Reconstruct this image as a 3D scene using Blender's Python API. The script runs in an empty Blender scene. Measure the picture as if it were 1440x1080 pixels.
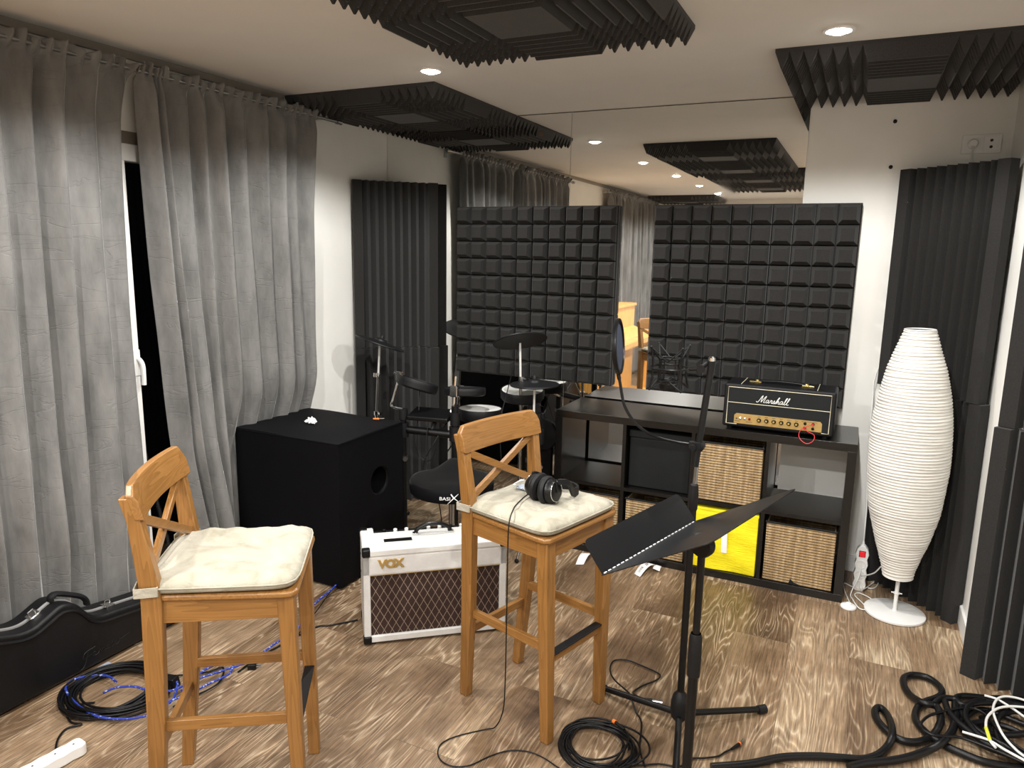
import bpy, bmesh, math, random
from mathutils import Vector, Matrix, Euler
random.seed(7)
S = bpy.context.scene
COL = S.collection
PI = math.pi
H = 2.371

# ---------------------------------------------------------------- helpers
def lin(c):
    return tuple((x/12.92 if x <= .04045 else ((x+.055)/1.055)**2.4) for x in c)
def rgb(r, g, b):
    return lin((r/255, g/255, b/255)) + (1,)

class MB:
    def __init__(s): s.bm = bmesh.new()
    def _add(s, verts, faces):
        vs = [s.bm.verts.new(v) for v in verts]
        for f in faces:
            try: s.bm.faces.new([vs[i] for i in f])
            except ValueError: pass
        return vs
    def box(s, x0, x1, y0, y1, z0, z1, M=None):
        v = [Vector(p) for p in ((x0,y0,z0),(x1,y0,z0),(x1,y1,z0),(x0,y1,z0),(x0,y0,z1),(x1,y0,z1),(x1,y1,z1),(x0,y1,z1))]
        if M: v = [M @ p for p in v]
        s._add(v, [(0,3,2,1),(4,5,6,7),(0,1,5,4),(1,2,6,5),(2,3,7,6),(3,0,4,7)])
        return s
    def hull8(s, b, t):            # bottom quad, top quad (each 4 points, same order)
        s._add(list(b)+list(t), [(0,3,2,1),(4,5,6,7),(0,1,5,4),(1,2,6,5),(2,3,7,6),(3,0,4,7)]); return s
    def bar(s, a, b, w, h, up=(0,0,1)):   # rectangular bar from a to b
        a = Vector(a); b = Vector(b); d = (b-a).normalized(); up = Vector(up)
        sd = d.cross(up)
        if sd.length < 1e-4: sd = d.cross(Vector((1,0,0)))
        sd.normalize(); u = sd.cross(d).normalized()
        q = lambda p: [p-sd*w/2-u*h/2, p+sd*w/2-u*h/2, p+sd*w/2+u*h/2, p-sd*w/2+u*h/2]
        s._add(q(a)+q(b), [(0,1,2,3),(7,6,5,4),(0,4,5,1),(1,5,6,2),(2,6,7,3),(3,7,4,0)]); return s
    def tube(s, pts, r, n=10, caps=True, closed=False):
        pts = [Vector(p) for p in pts]; k = len(pts)
        R = r if isinstance(r, (list, tuple)) else [r]*k
        tans = []
        for i in range(k):
            if closed: t = pts[(i+1) % k]-pts[i-1]
            else: t = pts[min(i+1, k-1)]-pts[max(i-1, 0)]
            tans.append(t.normalized() if t.length > 1e-9 else Vector((0,0,1)))
        nrm = tans[0].orthogonal().normalized(); rings = []
        for i in range(k):
            t = tans[i]; nrm = nrm - t*nrm.dot(t)
            if nrm.length < 1e-6: nrm = t.orthogonal()
            nrm.normalize(); b = t.cross(nrm)
            rings.append([s.bm.verts.new(pts[i]+(nrm*math.cos(2*PI*j/n)+b*math.sin(2*PI*j/n))*R[i]) for j in range(n)])
        m = k if closed else k-1
        for i in range(m):
            A = rings[i]; B = rings[(i+1) % k]
            for j in range(n): s.bm.faces.new((A[j], A[(j+1) % n], B[(j+1) % n], B[j]))
        if caps and not closed:
            s.bm.faces.new(rings[0][::-1]); s.bm.faces.new(rings[-1])
        return s
    def lathe(s, prof, c=(0,0,0), n=32, M=None, caps=True):   # prof: (r,z)
        c = Vector(c); rings = []
        for (r, z) in prof:
            ring = []
            for j in range(n):
                a = 2*PI*j/n; p = Vector((r*math.cos(a), r*math.sin(a), z))
                ring.append(s.bm.verts.new((M @ p if M else p)+c))
            rings.append(ring)
        for A, B in zip(rings, rings[1:]):
            for j in range(n): s.bm.faces.new((A[j], A[(j+1) % n], B[(j+1) % n], B[j]))
        if caps:
            s.bm.faces.new(rings[0][::-1]); s.bm.faces.new(rings[-1])
        return s
    def prism(s, poly, z0, z1, M=None):
        n = len(poly)
        v = [Vector((x, y, z0)) for x, y in poly]+[Vector((x, y, z1)) for x, y in poly]
        if M: v = [M @ p for p in v]
        s._add(v, [tuple(range(n))[::-1], tuple(range(n, 2*n))]+[(i, (i+1) % n, n+(i+1) % n, n+i) for i in range(n)]); return s
    def ball(s, c, r, sc=(1,1,1), n=16):
        M = Matrix.Diagonal((*sc, 1))
        prof = [(max(1e-4, r*math.sin(PI*i/(n//2))), -r*math.cos(PI*i/(n//2))) for i in range(n//2+1)]
        return s.lathe(prof, c, n, M)
    def build(s, name, mat, parent=None, smooth=False, bevel=0, seg=2, sub=0, angle=35):
        bmesh.ops.recalc_face_normals(s.bm, faces=s.bm.faces)
        me = bpy.data.meshes.new(name); s.bm.to_mesh(me); s.bm.free()
        return link(name, me, mat, parent, smooth, bevel, seg, sub, angle)

def link(name, me, mat, parent=None, smooth=False, bevel=0, seg=2, sub=0, angle=35):
    o = bpy.data.objects.new(name, me); COL.objects.link(o)
    if mat: me.materials.clear(); me.materials.append(mat)
    if smooth or bevel:
        me.polygons.foreach_set('use_smooth', [True]*len(me.polygons))
        if not sub: me.set_sharp_from_angle(angle=math.radians(angle))
    if bevel:
        m = o.modifiers.new('bevel', 'BEVEL'); m.width = bevel; m.segments = seg; m.limit_method = 'ANGLE'; m.angle_limit = math.radians(30); m.harden_normals = True
    if sub:
        m = o.modifiers.new('sub', 'SUBSURF'); m.levels = sub; m.render_levels = sub
    if parent: o.parent = parent
    return o

def tag(o, label=None, cat=None, group=None, kind=None):
    if label: o['label'] = label
    if cat: o['category'] = cat
    if group: o['group'] = group
    if kind: o['kind'] = kind
    return o
def empty(name, loc=(0,0,0), rz=0, label=None, cat=None, group=None):
    o = bpy.data.objects.new(name, None); COL.objects.link(o)
    o.location = loc; o.rotation_euler = (0,0,rz); o.empty_display_size = .05
    return tag(o, label, cat, group)
def struct(name, mb, m, **k):
    return tag(mb.build(name, m, **k), kind='structure')
def copy_tree(o, parent=None):
    c = o.copy(); COL.objects.link(c)
    for k in ('label', 'category', 'group'):
        pass
    if parent: c.parent = parent
    for ch in list(o.children): copy_tree(ch, c)
    return c
def rel(o, parent):      # keep world placement of a mesh modelled in world space under an empty at parent's location
    o.parent = parent
    o.matrix_parent_inverse = parent_inv(parent)
    return o
def parent_inv(p):
    M = Matrix.Translation(p.location) @ Euler(p.rotation_euler).to_matrix().to_4x4()
    return M.inverted()
def spl(pts, per=6, closed=False):      # Catmull-Rom
    P = [Vector(p) for p in pts]; n = len(P); out = []
    rng = range(n) if closed else range(n-1)
    for i in rng:
        if closed: p0, p1, p2, p3 = P[i-1], P[i], P[(i+1) % n], P[(i+2) % n]
        else: p0, p1, p2, p3 = P[max(i-1, 0)], P[i], P[i+1], P[min(i+2, n-1)]
        for k in range(per):
            t = k/per
            out.append(.5*((2*p1)+(-p0+p2)*t+(2*p0-5*p1+4*p2-p3)*t*t+(-p0+3*p1-3*p2+p3)*t**3))
    if not closed: out.append(P[-1])
    return out
def frame(o, ex, ey, ez):       # matrix from origin and axes
    M = Matrix((ex, ey, ez)).transposed().to_4x4(); M.translation = Vector(o); return M
def align(a, b):                # matrix taking z axis segment a->b
    a = Vector(a); b = Vector(b); d = (b-a).normalized()
    return Matrix.Translation(a) @ d.to_track_quat('Z', 'Y').to_matrix().to_4x4()
def text_mesh(txt, size, ext, M, shear=0, bevel=0, space=1, align_x='LEFT', off=0):
    cu = bpy.data.curves.new('lettering', 'FONT'); cu.body = txt; cu.size = size; cu.extrude = ext; cu.shear = shear
    cu.bevel_depth = bevel; cu.space_character = space; cu.align_x = align_x; cu.offset = off
    ob = bpy.data.objects.new('lettering', cu)
    COL.objects.link(ob)
    dg = bpy.context.evaluated_depsgraph_get(); dg.update()
    me = bpy.data.meshes.new_from_object(ob.evaluated_get(dg))
    bpy.data.objects.remove(ob); me.transform(M)
    return me

# ---------------------------------------------------------------- materials
def nodes(name):
    m = bpy.data.materials.new(name); m.use_nodes = True
    nt = m.node_tree; b = nt.nodes['Principled BSDF']
    return m, nt, b
def N(nt, t, **k):
    n = nt.nodes.new(t)
    for a, v in k.items():
        if a == 'inp':
            for i, x in v.items(): n.inputs[i].default_value = x
        else: setattr(n, a, v)
    return n
def ramp(nt, stops, interp='LINEAR'):
    n = nt.nodes.new('ShaderNodeValToRGB'); e = n.color_ramp.elements; n.color_ramp.interpolation = interp
    while len(e) > 1: e.remove(e[-1])
    e[0].position = stops[0][0]; e[0].color = stops[0][1]
    for p, c in stops[1:]:
        x = e.new(p); x.color = c
    return n
def math_(nt, op, a, b=None, clamp=False):
    n = nt.nodes.new('ShaderNodeMath'); n.operation = op; n.use_clamp = clamp
    for i, v in enumerate((a, b)):
        if v is None: continue
        if isinstance(v, (int, float)): n.inputs[i].default_value = v
        else: nt.links.new(v, n.inputs[i])
    return n.outputs[0]
def simple(name, c, rough=.5, metal=0, var=.12, vs=30, bump=0, bs=200, sheen=0, coat=0, spec=.5, emit=None, es=0, stretch=(1,1,1), bd=.002):
    m, nt, b = nodes(name); L = nt.links.new
    b.inputs['Roughness'].default_value = rough; b.inputs['Metallic'].default_value = metal
    b.inputs['Specular IOR Level'].default_value = spec
    if sheen: b.inputs['Sheen Weight'].default_value = sheen; b.inputs['Sheen Roughness'].default_value = .35
    if coat: b.inputs['Coat Weight'].default_value = coat; b.inputs['Coat Roughness'].default_value = .1
    tc = N(nt, 'ShaderNodeTexCoord'); mp = N(nt, 'ShaderNodeMapping', inp={'Scale': stretch}); L(tc.outputs['Object'], mp.inputs[0])
    no = N(nt, 'ShaderNodeTexNoise', inp={'Scale': vs, 'Detail': 4}); L(mp.outputs[0], no.inputs['Vector'])
    r = ramp(nt, [(.25, tuple(x*(1-var) for x in c[:3])+(1,)), (.75, tuple(min(1, x*(1+var)) for x in c[:3])+(1,))])
    L(no.outputs['Fac'], r.inputs[0]); L(r.outputs[0], b.inputs['Base Color'])
    if bump:
        n2 = N(nt, 'ShaderNodeTexNoise', inp={'Scale': bs, 'Detail': 3}); L(mp.outputs[0], n2.inputs['Vector'])
        bu = N(nt, 'ShaderNodeBump', inp={'Strength': bump, 'Distance': bd}); L(n2.outputs['Fac'], bu.inputs['Height']); L(bu.outputs[0], b.inputs['Normal'])
    if emit:
        b.inputs['Emission Color'].default_value = emit; b.inputs['Emission Strength'].default_value = es
    return m

def floor_mat():
    m, nt, b = nodes('oak_plank_floor'); L = nt.links.new
    tc = N(nt, 'ShaderNodeTexCoord')
    mp = N(nt, 'ShaderNodeMapping', inp={'Rotation': (0, 0, PI/2), 'Location': (0.33, .06, 0)}); L(tc.outputs['Object'], mp.inputs[0])
    br = N(nt, 'ShaderNodeTexBrick', offset=.37, offset_frequency=2, inp={'Scale': 1, 'Mortar Size': .0012, 'Mortar Smooth': .3, 'Brick Width': 1.25, 'Row Height': .226, 'Color1': (0,0,0,1), 'Color2': (1,1,1,1), 'Mortar': (.5,.5,.5,1)})
    L(mp.outputs[0], br.inputs['Vector'])
    # per plank shift of the grain
    cx = N(nt, 'ShaderNodeCombineXYZ'); r = br.outputs['Color']
    L(math_(nt, 'MULTIPLY', r, 17.3), cx.inputs[0]); L(math_(nt, 'MULTIPLY', r, 9.1), cx.inputs[1]); L(math_(nt, 'MULTIPLY', r, 23.7), cx.inputs[2])
    ad = N(nt, 'ShaderNodeVectorMath', operation='ADD'); L(tc.outputs['Object'], ad.inputs[0]); L(cx.outputs[0], ad.inputs[1])
    st = N(nt, 'ShaderNodeMapping', inp={'Scale': (1, .13, 1)}); L(ad.outputs[0], st.inputs[0])
    n1 = N(nt, 'ShaderNodeTexNoise', inp={'Scale': 7.5, 'Detail': 2.5, 'Roughness': .5, 'Distortion': .3}); L(st.outputs[0], n1.inputs['Vector'])
    # contour rings of the stretched noise = cathedral grain
    ring = math_(nt, 'FRACT', math_(nt, 'MULTIPLY', n1.outputs['Fac'], 24))
    ring = math_(nt, 'ABSOLUTE', math_(nt, 'SUBTRACT', ring, .5))          # 0..0.5
    line = ramp(nt, [(0, (1,1,1,1)), (.08, (.6,.6,.6,1)), (.17, (0,0,0,1))]); L(ring, line.inputs[0])
    st2 = N(nt, 'ShaderNodeMapping', inp={'Scale': (1, .035, 1)}); L(ad.outputs[0], st2.inputs[0])
    n2 = N(nt, 'ShaderNodeTexNoise', inp={'Scale': 190, 'Detail': 4, 'Roughness': .7}); L(st2.outputs[0], n2.inputs['Vector'])
    n3 = N(nt, 'ShaderNodeTexNoise', inp={'Scale': 3.0, 'Detail': 3}); L(st.outputs[0], n3.inputs['Vector'])
    n4 = N(nt, 'ShaderNodeTexNoise', inp={'Scale': 2.6, 'Detail': 4, 'Roughness': .6}); L(ad.outputs[0], n4.inputs['Vector'])
    base = ramp(nt, [(.32, rgb(76,57,41)), (.44, rgb(112,90,68)), (.55, rgb(144,121,96)), (.68, rgb(174,154,128))]); 
    mixf = math_(nt, 'ADD', math_(nt, 'MULTIPLY', n3.outputs['Fac'], .5), math_(nt, 'MULTIPLY', n4.outputs['Fac'], .42))
    mixf = math_(nt, 'ADD', mixf, math_(nt, 'MULTIPLY', math_(nt, 'SUBTRACT', r, .5), .14)); L(math_(nt, 'ADD', mixf, .04), base.inputs[0])
    mx = N(nt, 'ShaderNodeMix', data_type='RGBA', blend_type='MIX')
    gate = ramp(nt, [(.38, (0,0,0,1)), (.62, (1,1,1,1))]); L(n4.outputs['Fac'], gate.inputs[0])
    lf = math_(nt, 'MULTIPLY', math_(nt, 'MULTIPLY', line.outputs[0], gate.outputs[0]), .55); L(lf, mx.inputs[0])
    L(base.outputs[0], mx.inputs[6]); mx.inputs[7].default_value = rgb(214,196,168)
    dk = ramp(nt, [(.22, (1,1,1,1)), (.36, (.74,.70,.65,1)), (.5, (.68,.64,.58,1))]); L(ring, dk.inputs[0])
    md = N(nt, 'ShaderNodeMix', data_type='RGBA', blend_type='MULTIPLY'); L(math_(nt, 'MULTIPLY', gate.outputs[0], .8), md.inputs[0]); L(mx.outputs[2], md.inputs[6]); L(dk.outputs[0], md.inputs[7])
    fib = ramp(nt, [(.34, (.42,.39,.36,1)), (.5, (.95,.95,.95,1)), (.66, (1.4,1.37,1.32,1))]); L(n2.outputs['Fac'], fib.inputs[0])
    m2 = N(nt, 'ShaderNodeMix', data_type='RGBA', blend_type='MULTIPLY', inp={0: .85}); L(md.outputs[2], m2.inputs[6]); L(fib.outputs[0], m2.inputs[7])
    # knots
    vo = N(nt, 'ShaderNodeTexVoronoi', inp={'Scale': 2.3, 'Randomness': 1}); stv = N(nt, 'ShaderNodeMapping', inp={'Scale': (1.2, .55, 1)}); L(ad.outputs[0], stv.inputs[0])
    nd = N(nt, 'ShaderNodeTexNoise', inp={'Scale': 8, 'Detail': 2}); L(ad.outputs[0], nd.inputs['Vector'])
    av = N(nt, 'ShaderNodeVectorMath', operation='MULTIPLY_ADD'); L(nd.outputs['Color'], av.inputs[0]); av.inputs[1].default_value = (.1,.1,0); L(stv.outputs[0], av.inputs[2])
    L(av.outputs[0], vo.inputs['Vector'])
    kn = ramp(nt, [(.02, (1,1,1,1)), (.09, (.25,.25,.25,1)), (.17, (0,0,0,1))]); L(vo.outputs['Distance'], kn.inputs[0])
    m3 = N(nt, 'ShaderNodeMix', data_type='RGBA', blend_type='MIX'); L(math_(nt, 'MULTIPLY', kn.outputs[0], .75), m3.inputs[0]); L(m2.outputs[2], m3.inputs[6]); m3.inputs[7].default_value = rgb(80,58,44)
    m4 = N(nt, 'ShaderNodeMix', data_type='RGBA', blend_type='MIX'); L(math_(nt, 'MULTIPLY', br.outputs['Fac'], .5), m4.inputs[0]); L(m3.outputs[2], m4.inputs[6]); m4.inputs[7].default_value = rgb(72,56,42)
    L(m4.outputs[2], b.inputs['Base Color']); b.inputs['Roughness'].default_value = .42
    bu = N(nt, 'ShaderNodeBump', inp={'Strength': .25, 'Distance': .001}); L(n2.outputs['Fac'], bu.inputs['Height']); L(bu.outputs[0], b.inputs['Normal'])
    return m
def wood_mat(name, c1, c2, c3, rough=.38, scale=1, axis=2, coat=.25):
    m, nt, b = nodes(name); L = nt.links.new
    tc = N(nt, 'ShaderNodeTexCoord'); oi = N(nt, 'ShaderNodeObjectInfo')
    sc = [1,1,1]; sc[axis] = .055
    mp = N(nt, 'ShaderNodeMapping', inp={'Scale': sc}); L(tc.outputs['Object'], mp.inputs[0])
    n1 = N(nt, 'ShaderNodeTexNoise', noise_dimensions='4D', inp={'Scale': 22*scale, 'Detail': 2, 'Distortion': .2}); L(mp.outputs[0], n1.inputs['Vector'])
    L(math_(nt, 'MULTIPLY', oi.outputs['Random'], 30), n1.inputs['W'])
    rg = math_(nt, 'FRACT', math_(nt, 'MULTIPLY', n1.outputs['Fac'], 12))
    n2 = N(nt, 'ShaderNodeTexNoise', inp={'Scale': 180*scale, 'Detail': 2}); L(mp.outputs[0], n2.inputs['Vector'])
    v = math_(nt, 'ADD', math_(nt, 'MULTIPLY', rg, .5), math_(nt, 'MULTIPLY', n2.outputs['Fac'], .5))
    r = ramp(nt, [(.1, c1), (.5, c2), (.95, c3)]); L(v, r.inputs[0]); L(r.outputs[0], b.inputs['Base Color'])
    b.inputs['Roughness'].default_value = rough; b.inputs['Coat Weight'].default_value = coat; b.inputs['Coat Roughness'].default_value = .25
    return m
def weave_mat():
    m, nt, b = nodes('woven_rattan'); L = nt.links.new
    tc = N(nt, 'ShaderNodeTexCoord'); sx = N(nt, 'ShaderNodeSeparateXYZ'); L(tc.outputs['Object'], sx.inputs[0])
    x, z = sx.outputs[0], sx.outputs[2]
    row = math_(nt, 'FRACT', math_(nt, 'MULTIPLY', z, 74))
    rl = ramp(nt, [(0, (1,1,1,1)), (.20, (1,1,1,1)), (.32, (0,0,0,1)), (1, (0,0,0,1))]); L(row, rl.inputs[0])
    # dashed: break of the dark thread by column
    colm = math_(nt, 'FRACT', math_(nt, 'MULTIPLY', x, 62)); cl = math_(nt, 'GREATER_THAN', colm, .22)
    dash = math_(nt, 'ADD', math_(nt, 'MULTIPLY', cl, .25), .75)
    mp = N(nt, 'ShaderNodeMapping', inp={'Scale': (80, 80, 4)}); L(tc.outputs['Object'], mp.inputs[0])
    n1 = N(nt, 'ShaderNodeTexNoise', inp={'Scale': 1, 'Detail': 3}); L(mp.outputs[0], n1.inputs['Vector'])
    n5 = N(nt, 'ShaderNodeTexNoise', inp={'Scale': 120, 'Detail': 2}); L(tc.outputs['Object'], n5.inputs['Vector'])
    v = math_(nt, 'ADD', math_(nt, 'MULTIPLY', n1.outputs['Fac'], .6), math_(nt, 'MULTIPLY', n5.outputs['Fac'], .4))
    base = ramp(nt, [(.3, rgb(134,110,76)), (.5, rgb(166,140,102)), (.7, rgb(202,178,138))]); L(v, base.inputs[0])
    mx = N(nt, 'ShaderNodeMix', data_type='RGBA'); L(math_(nt, 'MULTIPLY', math_(nt, 'MULTIPLY', rl.outputs[0], dash), .92), mx.inputs[0]); L(base.outputs[0], mx.inputs[6]); mx.inputs[7].default_value = rgb(44,28,18)
    L(mx.outputs[2], b.inputs['Base Color']); b.inputs['Roughness'].default_value = .6
    bu = N(nt, 'ShaderNodeBump', inp={'Strength': .6, 'Distance': .002}, invert=True); L(rl.outputs[0], bu.inputs['Height']); L(bu.outputs[0], b.inputs['Normal'])
    return m
def grille_mat():
    m, nt, b = nodes('diamond_grille_cloth'); L = nt.links.new
    tc = N(nt, 'ShaderNodeTexCoord'); sx = N(nt, 'ShaderNodeSeparateXYZ'); L(tc.outputs['Object'], sx.inputs[0])
    u = math_(nt, 'MULTIPLY', sx.outputs[0], 1/.0325); v = math_(nt, 'MULTIPLY', sx.outputs[2], 1/.058)
    def ln(q):
        f = math_(nt, 'ABSOLUTE', math_(nt, 'SUBTRACT', math_(nt, 'FRACT', q), .5))
        return math_(nt, 'LESS_THAN', f, .035)
    a = ln(math_(nt, 'ADD', u, v)); c = ln(math_(nt, 'SUBTRACT', u, v)); l = math_(nt, 'MAXIMUM', a, c)
    no = N(nt, 'ShaderNodeTexNoise', inp={'Scale': 700}); L(tc.outputs['Object'], no.inputs['Vector'])
    br = ramp(nt, [(.3, rgb(30,15,10)), (.7, rgb(54,30,20))]); L(no.outputs['Fac'], br.inputs[0])
    mx = N(nt, 'ShaderNodeMix', data_type='RGBA'); L(math_(nt, 'MULTIPLY', l, .6), mx.inputs[0]); L(br.outputs[0], mx.inputs[6]); mx.inputs[7].default_value = rgb(176,156,138)
    L(mx.outputs[2], b.inputs['Base Color']); b.inputs['Roughness'].default_value = .75
    return m
def velvet_mat():
    m, nt, b = nodes('grey_velvet'); L = nt.links.new
    tc = N(nt, 'ShaderNodeTexCoord')
    mp = N(nt, 'ShaderNodeMapping', inp={'Scale': (1, 1, .35)}); L(tc.outputs['Object'], mp.inputs[0])
    n1 = N(nt, 'ShaderNodeTexNoise', inp={'Scale': 9, 'Detail': 5, 'Roughness': .6}); L(mp.outputs[0], n1.inputs['Vector'])
    r = ramp(nt, [(.3, rgb(88,88,87)), (.7, rgb(124,123,121))]); L(n1.outputs['Fac'], r.inputs[0]); L(r.outputs[0], b.inputs['Base Color'])
    b.inputs['Roughness'].default_value = .8; b.inputs['Sheen Weight'].default_value = 1.0; b.inputs['Sheen Roughness'].default_value = .3
    b.inputs['Sheen Tint'].default_value = (.8,.8,.78,1)
    # crush creases
    mp2 = N(nt, 'ShaderNodeMapping', inp={'Scale': (1, 1.2, 5)}); L(tc.outputs['Object'], mp2.inputs[0])
    n2 = N(nt, 'ShaderNodeTexNoise', inp={'Scale': 2.2, 'Detail': 5, 'Distortion': .8}); L(mp2.outputs[0], n2.inputs['Vector'])
    f = math_(nt, 'ABSOLUTE', math_(nt, 'SUBTRACT', math_(nt, 'FRACT', math_(nt, 'MULTIPLY', n2.outputs['Fac'], 5)), .5))
    cr = ramp(nt, [(0, (0,0,0,1)), (.05, (1,1,1,1))]); L(f, cr.inputs[0])
    n3 = N(nt, 'ShaderNodeTexNoise', inp={'Scale': 40, 'Detail': 3}); L(mp.outputs[0], n3.inputs['Vector'])
    hh = math_(nt, 'ADD', math_(nt, 'MULTIPLY', cr.outputs[0], .5), n3.outputs['Fac'])
    bu = N(nt, 'ShaderNodeBump', inp={'Strength': .5, 'Distance': .004}); L(hh, bu.inputs['Height']); L(bu.outputs[0], b.inputs['Normal'])
    return m
def stripe_mat(name, ca, cb, freq, axis='spiral'):
    m, nt, b = nodes(name); L = nt.links.new
    tc = N(nt, 'ShaderNodeTexCoord'); w = N(nt, 'ShaderNodeTexNoise', inp={'Scale': freq, 'Detail': 1}); L(tc.outputs['Object'], w.inputs['Vector'])
    r = ramp(nt, [(.60, ca), (.64, cb)]); L(w.outputs['Fac'], r.inputs[0]); L(r.outputs[0], b.inputs['Base Color']); b.inputs['Roughness'].default_value = .6
    return m
def cushion_mat():
    m, nt, b = nodes('cream_cotton'); L = nt.links.new
    tc = N(nt, 'ShaderNodeTexCoord')
    n1 = N(nt, 'ShaderNodeTexNoise', inp={'Scale': 7, 'Detail': 4, 'Distortion': 1.2}); L(tc.outputs['Object'], n1.inputs['Vector'])
    r = ramp(nt, [(.3, rgb(132,126,108)), (.46, rgb(158,153,137)), (.62, rgb(166,161,146))]); L(n1.outputs['Fac'], r.inputs[0]); L(r.outputs[0], b.inputs['Base Color'])
    b.inputs['Roughness'].default_value = .85; b.inputs['Sheen Weight'].default_value = .15
    n2 = N(nt, 'ShaderNodeTexNoise', inp={'Scale': 12, 'Detail': 5, 'Distortion': 2.5}); L(tc.outputs['Object'], n2.inputs['Vector'])
    n3 = N(nt, 'ShaderNodeTexNoise', inp={'Scale': 500, 'Detail': 2}); L(tc.outputs['Object'], n3.inputs['Vector'])
    h = math_(nt, 'ADD', n2.outputs['Fac'], math_(nt, 'MULTIPLY', n3.outputs['Fac'], .08))
    bu = N(nt, 'ShaderNodeBump', inp={'Strength': .75, 'Distance': .007}); L(h, bu.inputs['Height']); L(bu.outputs[0], b.inputs['Normal'])
    return m
def shade_mat():
    m, nt, b = nodes('ribbed_rice_paper'); L = nt.links.new
    tc = N(nt, 'ShaderNodeTexCoord'); sx = N(nt, 'ShaderNodeSeparateXYZ'); L(tc.outputs['Object'], sx.inputs[0])
    mp = N(nt, 'ShaderNodeMapping', inp={'Scale': (3, 3, 60)}); L(tc.outputs['Object'], mp.inputs[0])
    n1 = N(nt, 'ShaderNodeTexNoise', inp={'Scale': 2, 'Detail': 3}); L(mp.outputs[0], n1.inputs['Vector'])
    r = ramp(nt, [(.3, rgb(206,202,195)), (.65, rgb(228,226,220))]); L(n1.outputs['Fac'], r.inputs[0]); L(r.outputs[0], b.inputs['Base Color'])
    b.inputs['Roughness'].default_value = .65
    w = N(nt, 'ShaderNodeTexNoise', inp={'Scale': 3, 'Detail': 3}); L(mp.outputs[0], w.inputs['Vector'])
    bu = N(nt, 'ShaderNodeBump', inp={'Strength': .8, 'Distance': .004}); L(w.outputs['Fac'], bu.inputs['Height']); L(bu.outputs[0], b.inputs['Normal'])
    return m
def mirror_mat():
    m, nt, b = nodes('silvered_mirror'); L = nt.links.new
    b.inputs['Metallic'].default_value = 1; b.inputs['Base Color'].default_value = (.86,.86,.84,1)
    tc = N(nt, 'ShaderNodeTexCoord'); n1 = N(nt, 'ShaderNodeTexNoise', inp={'Scale': 3.5, 'Detail': 5, 'Distortion': 1}); L(tc.outputs['Object'], n1.inputs['Vector'])
    r = ramp(nt, [(.45, (.0,.0,.0,1)), (.8, (.06,.06,.06,1))]); L(n1.outputs['Fac'], r.inputs[0])
    L(r.outputs[0], b.inputs['Roughness'])
    return m
def foam_mat(name, c, vs=400):
    m, nt, b = nodes(name); L = nt.links.new
    tc = N(nt, 'ShaderNodeTexCoord'); n1 = N(nt, 'ShaderNodeTexNoise', inp={'Scale': 260, 'Detail': 3}); L(tc.outputs['Object'], n1.inputs['Vector'])
    r = ramp(nt, [(.3, tuple(x*.8 for x in c[:3])+(1,)), (.7, tuple(x*1.2 for x in c[:3])+(1,))]); L(n1.outputs['Fac'], r.inputs[0])
    # stray lint specks
    vo = N(nt, 'ShaderNodeTexVoronoi', inp={'Scale': 14}); L(tc.outputs['Object'], vo.inputs['Vector'])
    sp = math_(nt, 'LESS_THAN', vo.outputs['Distance'], .022)
    mx = N(nt, 'ShaderNodeMix', data_type='RGBA'); L(math_(nt, 'MULTIPLY', sp, .6), mx.inputs[0]); L(r.outputs[0], mx.inputs[6]); mx.inputs[7].default_value = rgb(190,188,180)
    L(mx.outputs[2], b.inputs['Base Color']); b.inputs['Roughness'].default_value = .85; b.inputs['Specular IOR Level'].default_value = .2
    b.inputs['Sheen Weight'].default_value = .12
    bu = N(nt, 'ShaderNodeBump', inp={'Strength': .35, 'Distance': .001}); L(n1.outputs['Fac'], bu.inputs['Height']); L(bu.outputs[0], b.inputs['Normal'])
    return m

M = {}
M['floor'] = floor_mat()
M['wall'] = simple('white_plaster', rgb(232,231,226), .8, var=.03, vs=6, bump=.15, bs=90)
M['ceil'] = simple('white_ceiling_paint', rgb(222,219,214), .85, var=.02, vs=5, bump=.08, bs=120)
M['trim'] = simple('white_trim', rgb(222,222,220), .4, var=.02)
M['velvet'] = velvet_mat()
M['foam'] = foam_mat('charcoal_acoustic_foam', rgb(38,37,36))
M['foam_c'] = foam_mat('black_ceiling_foam', rgb(54,53,53))
M['mirror'] = mirror_mat()
M['mirror_edge'] = simple('mirror_edge_glass', rgb(90,84,70), .3)
M['pine'] = wood_mat('honey_pine', rgb(118,80,36), rgb(138,96,47), rgb(150,107,56))
M['pine_y'] = wood_mat('honey_pine_lengthwise', rgb(118,80,36), rgb(138,96,47), rgb(150,107,56), axis=1)
M['pine_x'] = wood_mat('honey_pine_crossgrain', rgb(118,80,36), rgb(138,96,47), rgb(152,108,57), axis=0)
M['piano'] = wood_mat('light_oak_veneer', rgb(198,140,66), rgb(220,166,88), rgb(232,182,104), scale=.5)
M['blackbrown'] = wood_mat('black_brown_laminate', rgb(6,5,5), rgb(10,9,8), rgb(16,14,13), rough=.28, axis=0, coat=.12)
M['weave'] = weave_mat(); M['grille'] = grille_mat()
M['cushion'] = cushion_mat(); M['shade'] = shade_mat()
M['subcloth'] = simple('black_stretch_cover', rgb(4,4,7), .7, var=.2, vs=12, bump=.3, bs=500, spec=.15)
M['black'] = simple('black_powder_coat', rgb(13,13,14), .4, spec=.3, var=.15, bump=.1, bs=600)
M['blackpl'] = simple('black_plastic', rgb(11,11,12), .35, spec=.3, var=.1)
M['rubber'] = simple('black_rubber', rgb(16,16,18), .55, spec=.3, var=.15, vs=60)
M['cable'] = simple('black_cable_jacket', rgb(14,14,16), .38, spec=.3, var=.15, vs=60)
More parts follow.
